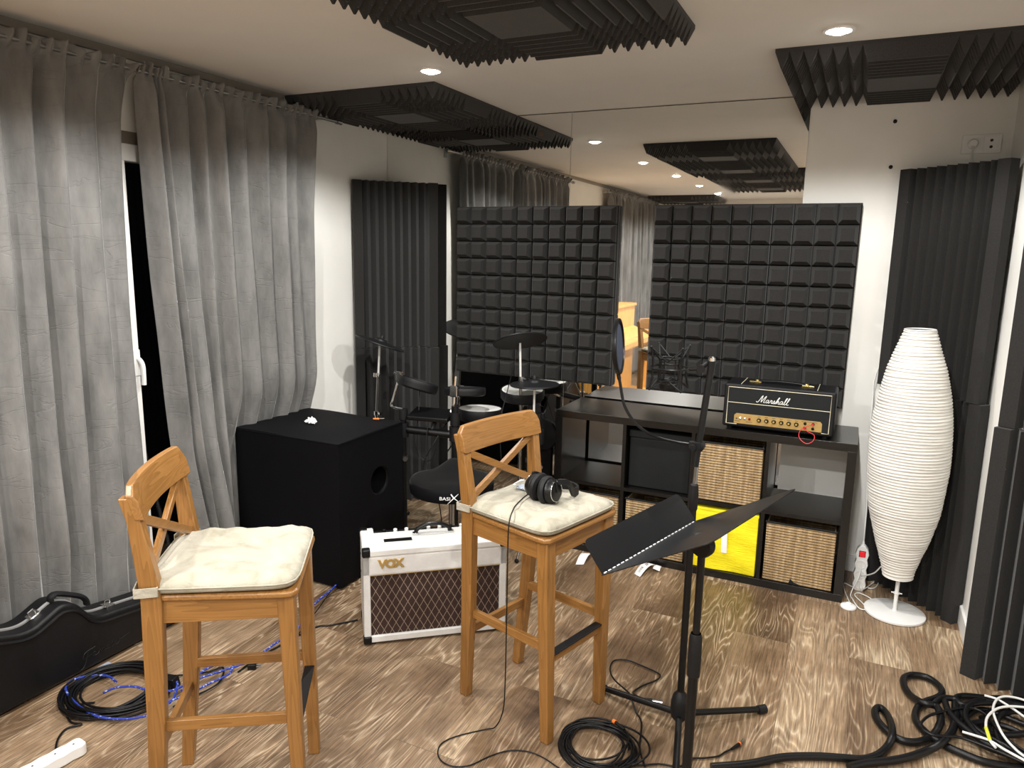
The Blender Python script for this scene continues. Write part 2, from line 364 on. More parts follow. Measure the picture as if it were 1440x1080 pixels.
M['desk'] = simple('dark_sheet_steel', rgb(25,26,28), .3, metal=.2, var=.12, vs=8)
M['chrome'] = simple('chrome', rgb(205,205,205), .16, metal=1, var=.04)
M['gunmetal'] = simple('satin_steel', rgb(150,150,150), .3, metal=1, var=.08)
M['gold'] = simple('brushed_gold', rgb(186,156,98), .35, metal=.6, var=.1, vs=40, stretch=(1,1,8))
M['brass'] = simple('pale_brass', rgb(214,190,120), .25, metal=1, var=.05)
M['whitevinyl'] = simple('white_tolex', rgb(206,205,202), .45, var=.04, vs=60, bump=.3, bs=500)
M['white'] = simple('white_plastic', rgb(232,232,230), .35, var=.02)
M['whitemetal'] = simple('white_lacquered_steel', rgb(226,226,224), .35, var=.02)
M['cordwhite'] = simple('white_cord', rgb(225,225,222), .45, var=.03)
M['yellow'] = simple('yellow_fabric', rgb(240,224,20), .75, var=.06, vs=10, bump=.4, bs=25, stretch=(1,1,6), bd=.006)
M['blackfabric'] = simple('black_fabric', rgb(16,19,20), .7, spec=.3, var=.15, vs=20, bump=.3, bs=300)
M['paper'] = simple('white_paper', rgb(240,240,240), .7, var=.02)
M['ink'] = simple('printed_ink', rgb(50,50,50), .6)
M['tolexblack'] = simple('black_tolex', rgb(14,14,16), .5, spec=.3, var=.2, vs=300, bump=.5, bs=450)
M['piping'] = simple('cream_piping', rgb(214,206,180), .5, var=.04)
M['caseblack'] = simple('black_moulded_case', rgb(14,14,16), .45, spec=.3, var=.1, bump=.35, bs=300)
M['alu'] = simple('aluminium_rim', rgb(200,200,200), .35, metal=.6, var=.06)
M['blue'] = stripe_mat('blue_braid_with_white_fleck', rgb(30,52,150), rgb(150,164,215), 110)
M['orange'] = simple('orange_ring', rgb(240,120,50), .45)
M['red'] = simple('red_plastic', rgb(205,40,50), .4)
M['redlit'] = simple('lit_red_rocker', rgb(160,10,20), .3, emit=rgb(255,30,50), es=.5)
M['lampred'] = simple('red_jewel', rgb(120,12,12), .25)
M['drumhead'] = simple('white_mesh_head', rgb(226,226,222), .6, var=.03)
M['cym'] = simple('black_rubber_cymbal', rgb(17,18,20), .5, spec=.3, var=.12)
M['suede'] = simple('black_velour', rgb(7,7,8), .9, var=.3, vs=30, sheen=.05, spec=.2)
M['scrap'] = simple('grey_blue_felt', rgb(150,158,172), .8, var=.2, vs=60, bump=.4, bs=60)
M['screenmesh'] = simple('navy_pop_mesh', rgb(40,48,66), .6, var=.1)
M['lightdisc'] = simple('lit_led_lens', rgb(255,250,240), .4, emit=(1,.95,.86,1), es=40)
M['white_yel'] = simple('yellow_sleeve', rgb(214,220,60), .5)
M['brown'] = simple('brown_sticker', rgb(74,54,38), .6, var=.2, vs=60)
m_, nt_, b_ = nodes('window_pane_glass'); b_.inputs['Transmission Weight'].default_value = 1; b_.inputs['Roughness'].default_value = 0; b_.inputs['IOR'].default_value = 1.45; b_.inputs['Base Color'].default_value = (.9,.92,.9,1)
M['glass'] = m_
M['frame'] = simple('grey_brown_window_frame', rgb(128,120,110), .45, var=.05)
M['night'] = simple('dark_outside_ground', rgb(10,10,12), .9, var=.3)
# cable runs, floor coordinates in metres
CAB = {
'thick_a':[(2.496,-1.85,0.012),(2.601,-1.781,0.012),(2.68,-1.711,0.012),(2.734,-1.675,0.012),(2.803,-1.64,0.012),(2.873,-1.613,0.012),(2.928,-1.591,0.012),(2.97,-1.549,0.012),(3.001,-1.486,0.012),(3.014,-1.449,0.03),(3.014,-1.385,0.03),(3.004,-1.294,0.012),(2.984,-1.263,0.012),(2.969,-1.281,0.012),(2.966,-1.313,0.012),(2.977,-1.356,0.012),(3.001,-1.396,0.012),(3.029,-1.423,0.012),(3.061,-1.429,0.012),(3.1,-1.409,0.012),(3.14,-1.357,0.012),(3.163,-1.309,0.03),(3.171,-1.247,0.03),(3.161,-1.192,0.03),(3.121,-1.192,0.03),(3.086,-1.127,0.012),(3.068,-1.069,0.012),(3.071,-1.01,0.012),(3.105,-0.971,0.012),(3.153,-0.968,0.012),(3.187,-1.008,0.012),(3.193,-1.061,0.012),(3.169,-1.106,0.012),(3.13,-1.152,0.012),(3.102,-1.213,0.012),(3.094,-1.277,0.012),(3.11,-1.327,0.012),(3.14,-1.367,0.012),(3.179,-1.396,0.012),(3.222,-1.413,0.012),(3.277,-1.426,0.012),(3.343,-1.418,0.012),(3.418,-1.396,0.012)],
'thick_b':[(2.887,-1.655,0.014),(2.941,-1.607,0.014),(3.01,-1.56,0.014),(3.066,-1.511,0.014),(3.12,-1.45,0.014),(3.161,-1.417,0.035),(3.197,-1.329,0.03),(3.216,-1.244,0.03),(3.224,-1.16,0.03),(3.237,-1.075,0.014),(3.265,-1.047,0.014),(3.312,-1.031,0.014),(3.357,-1.024,0.014),(3.399,-1.034,0.014),(3.48,-1.034,0.014)],
'thick_c':[(3.155,-1.193,0.035),(3.184,-1.137,0.035),(3.225,-1.121,0.035),(3.252,-1.149,0.035),(3.318,-1.079,0.035),(3.361,-1.046,0.035),(3.453,-1.01,0.035),(3.5,-1.038,0.035)],
'thick_d':[(3.191,-1.162,0.04),(3.196,-1.221,0.04),(3.215,-1.27,0.04),(3.243,-1.312,0.04),(3.278,-1.357,0.04),(3.332,-1.381,0.04),(3.388,-1.402,0.04),(3.434,-1.403,0.04)],
'thick_e':[(3.478,-1.198,0.02),(3.421,-1.218,0.02),(3.383,-1.2,0.02),(3.338,-1.195,0.02),(3.284,-1.218,0.02),(3.261,-1.253,0.02),(3.272,-1.275,0.02),(3.328,-1.265,0.02),(3.401,-1.228,0.02),(3.48,-1.16,0.02)],
'thin_f':[(3.434,-1.418,0.05),(3.383,-1.427,0.05),(3.307,-1.4,0.05),(3.221,-1.379,0.05),(3.175,-1.393,0.05),(3.133,-1.406,0.05),(3.106,-1.387,0.05),(3.104,-1.351,0.05),(3.126,-1.302,0.05),(3.152,-1.269,0.05),(3.194,-1.228,0.05),(3.241,-1.189,0.05),(3.281,-1.174,0.05),(3.311,-1.198,0.05),(3.327,-1.247,0.05),(3.343,-1.294,0.05),(3.379,-1.346,0.05),(3.416,-1.378,0.05)],
'w1':[(3.494,-1.082,0.06),(3.443,-1.051,0.06),(3.391,-1.054,0.06),(3.357,-1.09,0.06),(3.335,-1.162,0.06),(3.333,-1.232,0.06),(3.343,-1.319,0.06),(3.364,-1.377,0.06),(3.385,-1.409,0.06),(3.413,-1.434,0.06)],
'w2':[(3.491,-1.091,0.065),(3.433,-1.111,0.065),(3.389,-1.128,0.065),(3.346,-1.165,0.065),(3.309,-1.233,0.065),(3.295,-1.306,0.065),(3.297,-1.376,0.065),(3.308,-1.409,0.065)],
'w3':[(3.321,-1.074,0.055),(3.359,-1.081,0.055),(3.4,-1.121,0.055),(3.427,-1.157,0.055),(3.468,-1.202,0.055)],
'w5':[(3.222,-1.358,0.06),(3.258,-1.362,0.06),(3.297,-1.369,0.06),(3.335,-1.4,0.06),(3.381,-1.431,0.06),(3.418,-1.456,0.06)],
'hp_floor':[(1.739,-1.796,0.004),(1.773,-1.932,0.004),(1.769,-1.996,0.004),(1.704,-2.066,0.004),(1.675,-2.12,0.004),(1.685,-2.167,0.004),(1.721,-2.198,0.004),(1.768,-2.199,0.004),(1.809,-2.17,0.004),(1.844,-2.107,0.004),(1.887,-2.056,0.004),(1.944,-2.032,0.004),(2.001,-2.036,0.004),(2.059,-2.056,0.004),(2.099,-2.063,0.004)],
'mic_cable':[(2.305,-1.933,0.006),(2.268,-1.858,0.006),(2.237,-1.726,0.006),(2.201,-1.673,0.006),(2.173,-1.643,0.035),(2.154,-1.61,0.03),(2.079,-1.541,0.02),(2.038,-1.46,0.006),(2.033,-1.396,0.006),(2.078,-1.368,0.006),(2.144,-1.38,0.006),(2.205,-1.398,0.006),(2.225,-1.417,0.006),(2.215,-1.456,0.006),(2.18,-1.511,0.006),(2.161,-1.565,0.006),(2.189,-1.618,0.03),(2.216,-1.631,0.035)],
'xlr':[(2.216,-1.631,0.035),(2.248,-1.626,0.035),(2.281,-1.62,0.035)],
'jack_cable':[(2.204,-1.974,0.006),(2.288,-1.932,0.006),(2.342,-1.898,0.006),(2.403,-1.88,0.006),(2.428,-1.828,0.006),(2.465,-1.805,0.006),(2.504,-1.776,0.006),(2.523,-1.742,0.006),(2.538,-1.721,0.006)],
'jack':[(2.538,-1.724,0.008),(2.557,-1.687,0.008),(2.567,-1.655,0.008)],
'tail_black':[(0.471,-2.494,0.006),(0.429,-2.53,0.006),(0.431,-2.57,0.006),(0.501,-2.601,0.006),(0.544,-2.592,0.006),(0.521,-2.629,0.006),(0.548,-2.676,0.006),(0.593,-2.712,0.006)],
'blue1':[(0.453,-2.396,0.012),(0.381,-2.387,0.012),(0.309,-2.44,0.012),(0.313,-2.491,0.012),(0.376,-2.525,0.012),(0.468,-2.547,0.012),(0.582,-2.556,0.012),(0.683,-2.517,0.012),(0.731,-2.454,0.012),(0.722,-2.376,0.012),(0.649,-2.296,0.012),(0.574,-2.281,0.012),(0.53,-2.311,0.012)],
'blue2':[(0.472,-2.461,0.012),(0.484,-2.419,0.012),(0.533,-2.386,0.012),(0.592,-2.378,0.012),(0.673,-2.344,0.012),(0.695,-2.258,0.012),(0.715,-2.216,0.012),(0.746,-2.152,0.012),(0.782,-2.067,0.012),(0.776,-1.92,0.012),(0.786,-1.829,0.012),(0.699,-1.621,0.012),(0.668,-1.448,0.012),(0.629,-1.286,0.012),(0.617,-1.236,0.012)],
'blue3':[(0.716,-2.407,0.012),(0.749,-2.305,0.012),(0.762,-2.239,0.012),(0.776,-2.169,0.012),(0.727,-2.112,0.012),(0.677,-2.171,0.012),(0.687,-2.261,0.012),(0.707,-2.326,0.012)],
'black2':[(0.558,-2.277,0.01),(0.639,-2.22,0.01),(0.678,-2.183,0.01),(0.707,-2.136,0.01),(0.77,-2.216,0.01),(0.757,-2.312,0.01),(0.741,-2.391,0.01)],
'black3':[(0.775,-2.127,0.006),(0.771,-2.01,0.006),(0.806,-1.746,0.006),(0.854,-1.691,0.006),(0.908,-1.627,0.006),(0.932,-1.597,0.006)],
'black4':[(0.853,-1.977,0.02),(0.766,-1.713,0.02),(0.712,-1.563,0.02),(0.658,-1.421,0.02),(0.632,-1.289,0.02)],
'strip':[(0.622,-2.813,0.03),(0.617,-2.663,0.03)],
'lampcord':[(2.918,-0.229,0.06),(2.939,-0.126,0.01),(2.987,-0.089,0.005),(2.996,-0.118,0.005),(2.972,-0.189,0.005),(2.916,-0.192,0.005),(2.883,-0.216,0.005),(2.844,-0.191,0.005),(2.845,-0.268,0.005),(2.855,-0.453,0.02)],
'lampcord2':[(2.906,-0.196,0.06),(2.883,-0.197,0.005),(2.879,-0.275,0.005),(2.898,-0.363,0.005),(2.906,-0.452,0.005),(2.895,-0.513,0.005),(2.873,-0.513,0.005)],
'lampcord3':[(2.906,-0.209,0.06),(2.875,-0.302,0.005),(2.885,-0.37,0.005),(2.912,-0.448,0.005),(2.939,-0.446,0.005),(2.93,-0.393,0.005),(2.893,-0.317,0.005),(2.907,-0.279,0.005),(2.944,-0.297,0.005),(2.975,-0.335,0.005)],
}
# ---------------------------------------------------------------- camera
f_px, yaw, pitch, roll = 1020.364, math.radians(25.324), math.radians(10.397), math.radians(1.052)
fw = Vector((-math.sin(yaw), math.cos(yaw), 0)); rt = Vector((math.cos(yaw), math.sin(yaw), 0)); up = Vector((0,0,1))
f2 = fw*math.cos(pitch)-up*math.sin(pitch); u2 = up*math.cos(pitch)+fw*math.sin(pitch)
r3 = rt*math.cos(roll)+u2*math.sin(roll); u3 = -rt*math.sin(roll)+u2*math.cos(roll)
cam = bpy.data.cameras.new('camera'); co = bpy.data.objects.new('camera', cam); COL.objects.link(co)
co.matrix_world = frame((2.778, -3.966, 1.604), r3, u3, -f2)
cam.sensor_width = 36; cam.lens = f_px/1440*36; cam.clip_start = .05
S.camera = co
S.view_settings.view_transform = 'Standard'; S.view_settings.look = 'None'; S.view_settings.gamma = 1
S.view_settings.use_curve_mapping = False; S.view_settings.exposure = 0
w = bpy.data.worlds.new('night'); S.world = w; w.use_nodes = True
w.node_tree.nodes['Background'].inputs[0].default_value = (.0006,.0006,.0008,1); w.node_tree.nodes['Background'].inputs[1].default_value = 1

# ---------------------------------------------------------------- room shell
PW = 82
YB = -6.85; XR = 3.325; XA = 4.3; YS = -.815
struct('floor', MB().box(-.25, XA+.1, YB-.1, .1, -.08, 0), M['floor'])
struct('ceiling', MB().box(-.25, XA+.1, YB-.1, .1, H, H+.1), M['ceil'])
struct('wall_back', MB().box(-.25, XA, 0, .1, 0, H), M['wall'])
struct('wall_front', MB().box(-.25, XA+.1, YB-.1, YB, 0, H), M['wall'])
struct('wall_right', MB().box(XR, XA+.1, YS, 0, 0, H).box(XA, XA+.1, YB, YS, 0, H), M['wall'])
# left wall with two glazed openings
wl = MB(); OZ = 2.06
ops = [(-3.35, -1.05), (-6.15, -4.45)]
ys = [YB, -6.15, -4.45, -3.35, -1.05, 0]
wl.box(-.25, 0, ys[0], ys[1], 0, H).box(-.25, 0, ys[2], ys[3], 0, H).box(-.25, 0, ys[4], ys[5], 0, H)
for a, b in ops: wl.box(-.25, 0, a, b, OZ, H)
struct('wall_left', wl, M['wall'])
for i, (a, b) in enumerate(ops):
    e = empty('window_%d' % (i+1), (0, (a+b)/2, 0)); tag(e, kind='structure')
    mid = -1.947 if i == 0 else (a+b)/2
    fr = MB()
    fr.box(-.09, -.01, a, b, OZ-.05, OZ).box(-.09, -.01, a, b, 0, .04)
    fr.box(-.09, -.01, a, a+.06, .04, OZ-.05).box(-.09, -.01, b-.06, b, .04, OZ-.05)
    rel(tag(fr.build('window_frame', M['frame'], bevel=.003), kind='structure'), e)
    lf = MB()
    lf.box(-.05, .020, mid, mid+.075, .04, OZ-.12).box(-.06, .0, mid, b-.06, OZ-.12, OZ-.05)
    if i == 0: rel(tag(lf.build('sash_frame', M['trim'], bevel=.004), kind='structure'), e)
    else: rel(tag(lf.build('sash_frame', M['frame'], bevel=.004), kind='structure'), e)
    gl = MB().box(-.045, -.037, a+.06, b-.06, .04, OZ-.05)
    rel(tag(gl.build('window_glass', M['glass']), kind='structure'), e)
    if i == 0:
        hd = MB().tube(spl([(.012, mid+.060, 1.125), (.030, mid+.066, 1.118), (.042, mid+.070, 1.095), (.044, mid+.070, 1.055), (.042, mid+.070, 1.01)]), [.010]*25, 10)
        hd.box(.008, .024, mid+.045, mid+.0745, 1.05, 1.16)
        rel(tag(hd.build('window_handle', M['white'], smooth=True), kind='structure'), e)
# brown strip stands in for the shadow gap along the curtain wall
struct('shadow_gap_strip', MB().box(0, .018, YB, -.93, H-.03, H), M['frame'])
# baseboards
struct('baseboard_right', MB().box(XR-.014, XR, YS, -.0, 0, .085), M['trim'], bevel=.003)
struct('baseboard_back', MB().box(2.49, XR-.014, -.014, 0, 0, .085), M['trim'], bevel=.003)
struct('baseboard_left', MB().box(0, .014, -1.05, -.02, 0, .085).box(0, .014, -4.45, -3.35, 0, .085), M['trim'], bevel=.003)
# screws left in the back wall
for x, z in ((2.852, 2.229), (2.854, 2.024)):
    tag(MB().lathe([(.009, 0), (.009, .006), (.004, .009)], (x, 0, z), 12, Matrix.Rotation(PI/2, 4, 'X')).build('wall_plug', M['blackpl'], smooth=True),
        'small black plug in white wall, ' + ('upper one above the other' if z > 2.1 else 'lower one left of the foam top'), 'wall plug', 'black plugs in the white wall')

# ---------------------------------------------------------------- mirrors
for a, b, s in ((.006, 1.2415, 'left mirror pane reaching from the curtain wall to the thin seam'), (1.2445, 2.48, 'right mirror pane ending at the bare white wall')):
    e = empty('wall_mirror', ((a+b)/2, -.002, 0), 0, 'tall frameless ' + s, 'mirror', 'mirror panes on the back wall')
    g = MB().box(a, b, -.007, -.003, .002, H-.006).build('mirror_glass', M['mirror']); rel(g, e)
    g = MB().box(a, b, -.003, -.0005, .002, H-.001).build('backing', M['mirror_edge']); rel(g, e)
YM = -.0071

# ---------------------------------------------------------------- ceiling foam tiles
def g_prof():
    xs = []; gs = []
    P = .05; lo = 0; hi = 1
    for k in range(14):
        if k % 2: xs += ([k*P/2-.0028, k*P/2+.0028] if k < 13 else [k*P/2-.0028]); gs += ([1, 1] if k < 13 else [1])
        else: xs.append(k*P/2); gs.append(0)
    return xs+[.9-x for x in reversed(xs)], gs+gs[::-1]
gx, gg = g_prof()
def foam_tile_mesh():
    bm = bmesh.new(); n = len(gx); base = .012; amp = .056; g = {}
    for i in range(n):
        for j in range(n):
            h = base+amp*min(gg[i], gg[j]); g[i, j] = bm.verts.new((gx[i]-.45, gx[j]-.45, -h))
    def sl(k): return gg[k+1]-gg[k]
    for i in range(n-1):
        for j in range(n-1):
            a, b, c, d = g[i, j], g[i+1, j], g[i+1, j+1], g[i, j+1]
            si, sj = sl(i), sl(j)
            if si*sj >= 0: bm.faces.new((a, b, c)); bm.faces.new((a, c, d))
            else: bm.faces.new((a, b, d)); bm.faces.new((b, c, d))
    # sides and back
    top = [[bm.verts.new((sx*.45, sy*.45, 0)) for sx in (-1, 1)] for sy in (-1, 1)]
    bm.faces.new([g[i, 0] for i in range(n)][::-1]+[top[0][0], top[0][1]])
    bm.faces.new([g[i, n-1] for i in range(n)]+[top[1][1], top[1][0]])
    bm.faces.new([g[0, j] for j in range(n)]+[top[1][0], top[0][0]])
    bm.faces.new([g[n-1, j] for j in range(n)][::-1]+[top[0][1], top[1][1]])
    bm.faces.new((top[0][0], top[1][0], top[1][1], top[0][1]))
    bmesh.ops.recalc_face_normals(bm, faces=bm.faces)
    me = bpy.data.meshes.new('foam_tile'); bm.to_mesh(me); bm.free(); return me
tm = foam_tile_mesh(); tm.materials.append(M['foam_c'])
tiles = [(.455, -.462, 'black pyramid foam tile on ceiling in the curtain corner touching the mirror'),
         (2.855, -.46, 'black pyramid foam tile on ceiling above the white lamp in the right corner'),
         (1.737, -1.76, 'large black pyramid foam tile on ceiling nearest the camera, centre top'),
         (1.737, -2.665, 'black ceiling foam tile seen only in the mirror, second in its row'),
         (1.80, -3.57, 'black ceiling foam tile seen only in the mirror, third in its row'),
         (1.80, -4.475, 'black ceiling foam tile seen only in the mirror, far end of its row'),
         (.52, -6.39, 'black ceiling foam tile in the far curtain corner, seen in the mirror')]
for x, y, lb in tiles:
    o = bpy.data.objects.new('ceiling_foam_tile', tm); COL.objects.link(o); o.location = (x, y, H)
    tag(o, lb, 'acoustic foam', 'black foam tiles on the ceiling')

# ---------------------------------------------------------------- corner foam columns
def trap_mesh(w=.52, h=1.0):
    d0, d1 = .004, .055; st = .055
    prof = [(0, 0), (0, d1), (st, d1), (st+.006, d0)]
    n = 8; span = w-2*st-.012; p = span/n
    for k in range(n):
        x = st+.006+k*p; prof += [(x+p*.5, d1-.004), (x+p*.98, d0)] if k < n-1 else [(x+p*.5, d1-.004), (x+p, d0)]
    prof += [(w-st, d1), (w, d1), (w, 0)]
    mb = MB(); mb.prism([(x, -y) for x, y in prof], 0, h)
    bmesh.ops.recalc_face_normals(mb.bm, faces=mb.bm.faces)
    me = bpy.data.meshes.new('foam_column'); mb.bm.to_mesh(me); me.materials.append(M['foam']); return me
trm = trap_mesh()
def trap(fl, fr, lb, grp, z=0, h=1.0):
    """front-left and front-right floor points of the peak plane"""
    a = Vector((fl[0], fl[1], 0)); b = Vector((fr[0], fr[1], 0)); d = (b-a).normalized(); nrm = Vector((-d.y, d.x, 0))   # away from room
    o = bpy.data.objects.new('foam_column_panel', trm); COL.objects.link(o)
    o.matrix_world = frame(a+nrm*.055+Vector((0, 0, z)), d, nrm, Vector((0,0,1))) @ Matrix.Diagonal(((b-a).length/.52, 1, h, 1))
    tag(o, lb, 'acoustic foam', grp)
g = 'grey ridged foam panels standing in the corners'
trap((.035, -.408), (.408, -.058), 'upper tall ridged grey foam panel across the left corner beside the mirror', g, 1.0, 1.0)
trap((.04, -.415), (.418, -.062), 'lower tall ridged grey foam panel across the left corner behind the drums', g, 0, .997)
trap((2.895, -.058), (3.272, -.405), 'upper ridged grey foam panel behind the white lamp, below wall socket', g, 1.0, 1.005)
trap((2.915, -.062), (3.283, -.412), 'lower ridged grey foam panel behind the white lamp, reaching the floor', g, 0, .997)
trap((3.285, -.83), (3.73, -1.10), 'upper ridged grey foam panel at right picture edge', g, 1.0, 1.005)
trap((3.272, -.845), (3.715, -1.12), 'lower ridged grey foam panel at right picture edge above the cable heap', g, 0, .997)

# ---------------------------------------------------------------- block foam boards
def board(x0, lb):
    e = empty('foam_block_board', (x0+.5, -.05, .857), 0, lb, 'acoustic foam', 'square foam boards on the mirror')
    back = MB().box(-.502, .502, .010, .04, -.002, 1.002).build('back_board', M['foam'], e, bevel=.002)
    mb = MB(); c = .1; yb = .010; ye = -.014; yt = -.048
    for i in range(10):
        for j in range(10):
            x = -.5+i*c; z = j*c; m = .0035
            q = lambda y, k: [(x+k, y, z+k), (x+c-k, y, z+k), (x+c-k, y, z+c-k), (x+k, y, z+c-k)]
            A, B, T = q(yb+.0, m), q(ye, m), q(yt, .020)
            vs = [mb.bm.verts.new(p) for p in A+B+T]
            for k in range(4):
                l = (k+1) % 4
                mb.bm.faces.new((vs[k], vs[l], vs[4+l], vs[4+k])); mb.bm.faces.new((vs[4+k], vs[4+l], vs[8+l], vs[8+k]))
            mb.bm.faces.new(vs[8:12])
    mb.build('foam_blocks', M['foam'], e)
board(.545, 'left square grey block-foam board on the mirror behind the drum kit')
board(1.75, 'right square grey block-foam board behind the black amplifier head')

# ---------------------------------------------------------------- curtains
def curtain(name, yl, yr, zt, zb, nf, seed, x0=.10, amp=.035, sq=None):
    """yl(z), yr(z): edges in y (yl < yr)"""
    rnd = random.Random(seed); bm = bmesh.new(); nu = nf*12; zs = []
    z = zb
    while z < zt-.12: zs.append(z); z += .07
    zs += [zt-.12+.12*k/7 for k in range(8)]
    ph = [rnd.uniform(-.35, .35) for _ in range(nf+2)]; wa = [rnd.uniform(.55, 1.25) for _ in range(nf+2)]
    wd = [rnd.uniform(.45, 1.6) for _ in range(nf)]; sw = sum(wd); cuts = []; acc = 0
    for q in wd: cuts.append((acc/sw, (acc+q)/sw, rnd.choice((.5, .7, .8, .84)))); acc += q
    rows = []
    for z in zs:
        row = []; a, b = yl(z), yr(z); t = (z-zb)/(zt-zb)
        for i in range(nu+1):
            u = i/nu; k = u*nf; kk = int(min(k, nf-1e-6)); fr = k-kk
            A = amp*(wa[kk]*(1-fr)+wa[kk+1]*fr)*(1.0-.35*t)
            bp = cuts[kk][2]-.06*math.sin(2.2*z+seed+kk)
            wv = -1+2*(.5-.5*math.cos(PI*fr/bp))**.8 if fr < bp else 1-2*(.5-.5*math.cos(PI*(fr-bp)/(1-bp)))**.8
            x = x0+A*wv+.012*math.sin(2*PI*k*.31+seed+1.5*z)+.004*math.sin(9*z+k*3+seed)*(1-t)
            uu = cuts[kk][0]+(cuts[kk][1]-cuts[kk][0])*fr
            y = a+(b-a)*uu
            zz = z
            hd = (z-(zt-.12))/.12
            if hd > 0:
                rf = math.sin(2*PI*k*2.3+seed)+.6*math.sin(2*PI*k*4.1+1)
                if hd < .45: x = x*(1-hd)+(x0-.01+.012*rf)*hd
                else:
                    pin = 1-min(1, abs(hd-.62)/.16)
                    x = x0+(.018*rf)*(1-.8*pin)+.012*(1-pin)
                zz = z+(.009*math.sin(2*PI*k*.73+2+seed)+.005*math.sin(2*PI*k*1.37+seed))*max(0, hd-.5)*2-.012*max(0, hd-.5)*2
            if sq:
                f = max(0, min(1, (sq[1]-zz)/.25))*max(0, min(1, (y-sq[0])/.08)); x = x*(1-f)+min(x, sq[2]-.028+.3*(x-.06))*f if x > sq[2]-.02 else x
            row.append(bm.verts.new((x, y, zz)))
        rows.append(row)
    for A, B in zip(rows, rows[1:]):
        for i in range(nu): bm.faces.new((A[i], A[i+1], B[i+1], B[i]))
    me = bpy.data.meshes.new(name); bm.to_mesh(me); bm.free()
    o = link(name, me, M['velvet'], smooth=True, sub=1)
    s = o.modifiers.new('solid', 'SOLIDIFY'); s.thickness = .003
    return o
def lerp(tab):
    def f(z):
        if z >= tab[0][0]: return tab[0][1]
        for (z0, y0), (z1, y1) in zip(tab, tab[1:]):
            if z >= z1: return y1+(y0-y1)*(z-z1)/(z0-z1)
        return tab[-1][1]
    return f
RT = 2.325
tag(curtain('velvet_curtain', lerp([(2.3, -1.85), (2.145, -1.845), (1.815, -1.832), (1.44, -1.815), (1.13, -1.795), (.69, -1.768), (.35, -1.71), (.02, -1.64)]),
        lerp([(2.3, -.79), (1.8, -.83), (.75, -.835), (0, -.84)]), RT, .015, 10, 3, amp=.044, sq=(-1.50, .90, .050)),
    'grey velvet curtain right of the dark window gap, beside bare white wall', 'curtain', 'grey velvet curtains')
tag(curtain('velvet_curtain', lerp([(2.3, -2.92), (0, -2.95)]),
        lerp([(2.3, -1.868), (2.1, -1.918), (1.72, -1.932), (1.38, -1.942), (.97, -1.948), (.72, -1.948), (0, -1.942)]), RT, .015, 10, 8, amp=.042, sq=(-3.2, .45, .112)),
    'grey velvet curtain left of the dark window gap, behind the guitar case', 'curtain', 'grey velvet curtains')
tag(curtain('velvet_curtain', lerp([(2.3, -5.30), (0, -5.30)]), lerp([(2.3, -4.24), (0, -4.3)]), RT, .015, 10, 12),
    'grey velvet curtain seen in the mirror, nearer one behind the piano', 'curtain', 'grey velvet curtains')
tag(curtain('velvet_curtain', lerp([(2.3, -6.3), (0, -6.3)]), lerp([(2.3, -5.31), (0, -5.42)]), RT, .015, 10, 15),
    'grey velvet curtain seen in the mirror, farther one beyond the piano', 'curtain', 'grey velvet curtains')
for a, b, lb in ((-3.05, -.60, 'thin black curtain rod near the ceiling over the big window'), (-6.4, -4.15, 'thin black curtain rod over the window seen in the mirror')):
    e = empty('curtain_rod', (.1, (a+b)/2, 2.283), 0, lb, 'curtain rod', 'curtain rods')
    rel(MB().tube([(.1, a, 2.283), (.1, b, 2.283)], .008, 10).build('rod', M['gunmetal'], smooth=True), e)
    for y in (a, b):
        rel(MB().tube([(.1, y-.02, 2.283), (.1, y+.02, 2.283)], .013, 10).build('finial', M['gunmetal'], smooth=True), e)
    for y in (a+.08, -1.862 if a > -4 else (a+b)/2, b-.12):
        rel(MB().box(.0, .01, y-.014, y+.014, 2.255, 2.31).tube([(0, y, 2.283), (.1, y, 2.283)], .006, 8).build('bracket', M['alu'], smooth=True), e)

# ---------------------------------------------------------------- downlights
def lamp(x, y, e, par):
    l = bpy.data.lights.new('downlight', 'SPOT'); l.energy = e; l.color = (1, .98, .945); l.spot_size = math.radians(152); l.spot_blend = .38; l.shadow_soft_size = .028
    o = bpy.data.objects.new('downlight_beam', l); COL.objects.link(o); o.location = (0, 0, -.05); o.parent = par; return o
DL = [(1.0, -1.096), (1.0, -2.35), (1.02, -3.5), (1.03, -4.6), (1.03, -5.75), (2.629, -1.077), (2.629, -2.35), (2.63, -3.5), (2.63, -4.6), (2.63, -5.75)]
wh = {0: 'nearest the curtain corner, above the drum throne', 5: 'above the shelf unit at the top right', 1: 'second from the mirror in the curtain-side row', 2: 'third from the mirror in the curtain-side row', 3: 'fourth from the mirror in the curtain-side row', 4: 'last in the curtain-side row',
      6: 'overhead outside the picture on the right row, second from the mirror', 7: 'overhead outside the picture on the right row, third from the mirror', 8: 'overhead outside the picture on the right row, fourth from the mirror', 9: 'overhead outside the picture on the right row, last'}
for i, (x, y) in enumerate(DL):
    e = empty('ceiling_downlight', (x, y, H), 0, 'lit round recessed downlight, ' + wh[i], 'ceiling light', 'recessed ceiling downlights')
    MB().lathe([(.040, -.001), (.042, -.006), (.052, -.005), (.055, 0)], n=28, caps=False).build('trim_ring', M['whitemetal'], e, smooth=True)
    MB().lathe([(.0005, -.016), (.018, -.014), (.031, -.009), (.038, -.003), (.040, -.001), (.0005, -.001)], n=24).build('lens', M['lightdisc'], e)
    lamp(x, y, PW, e)
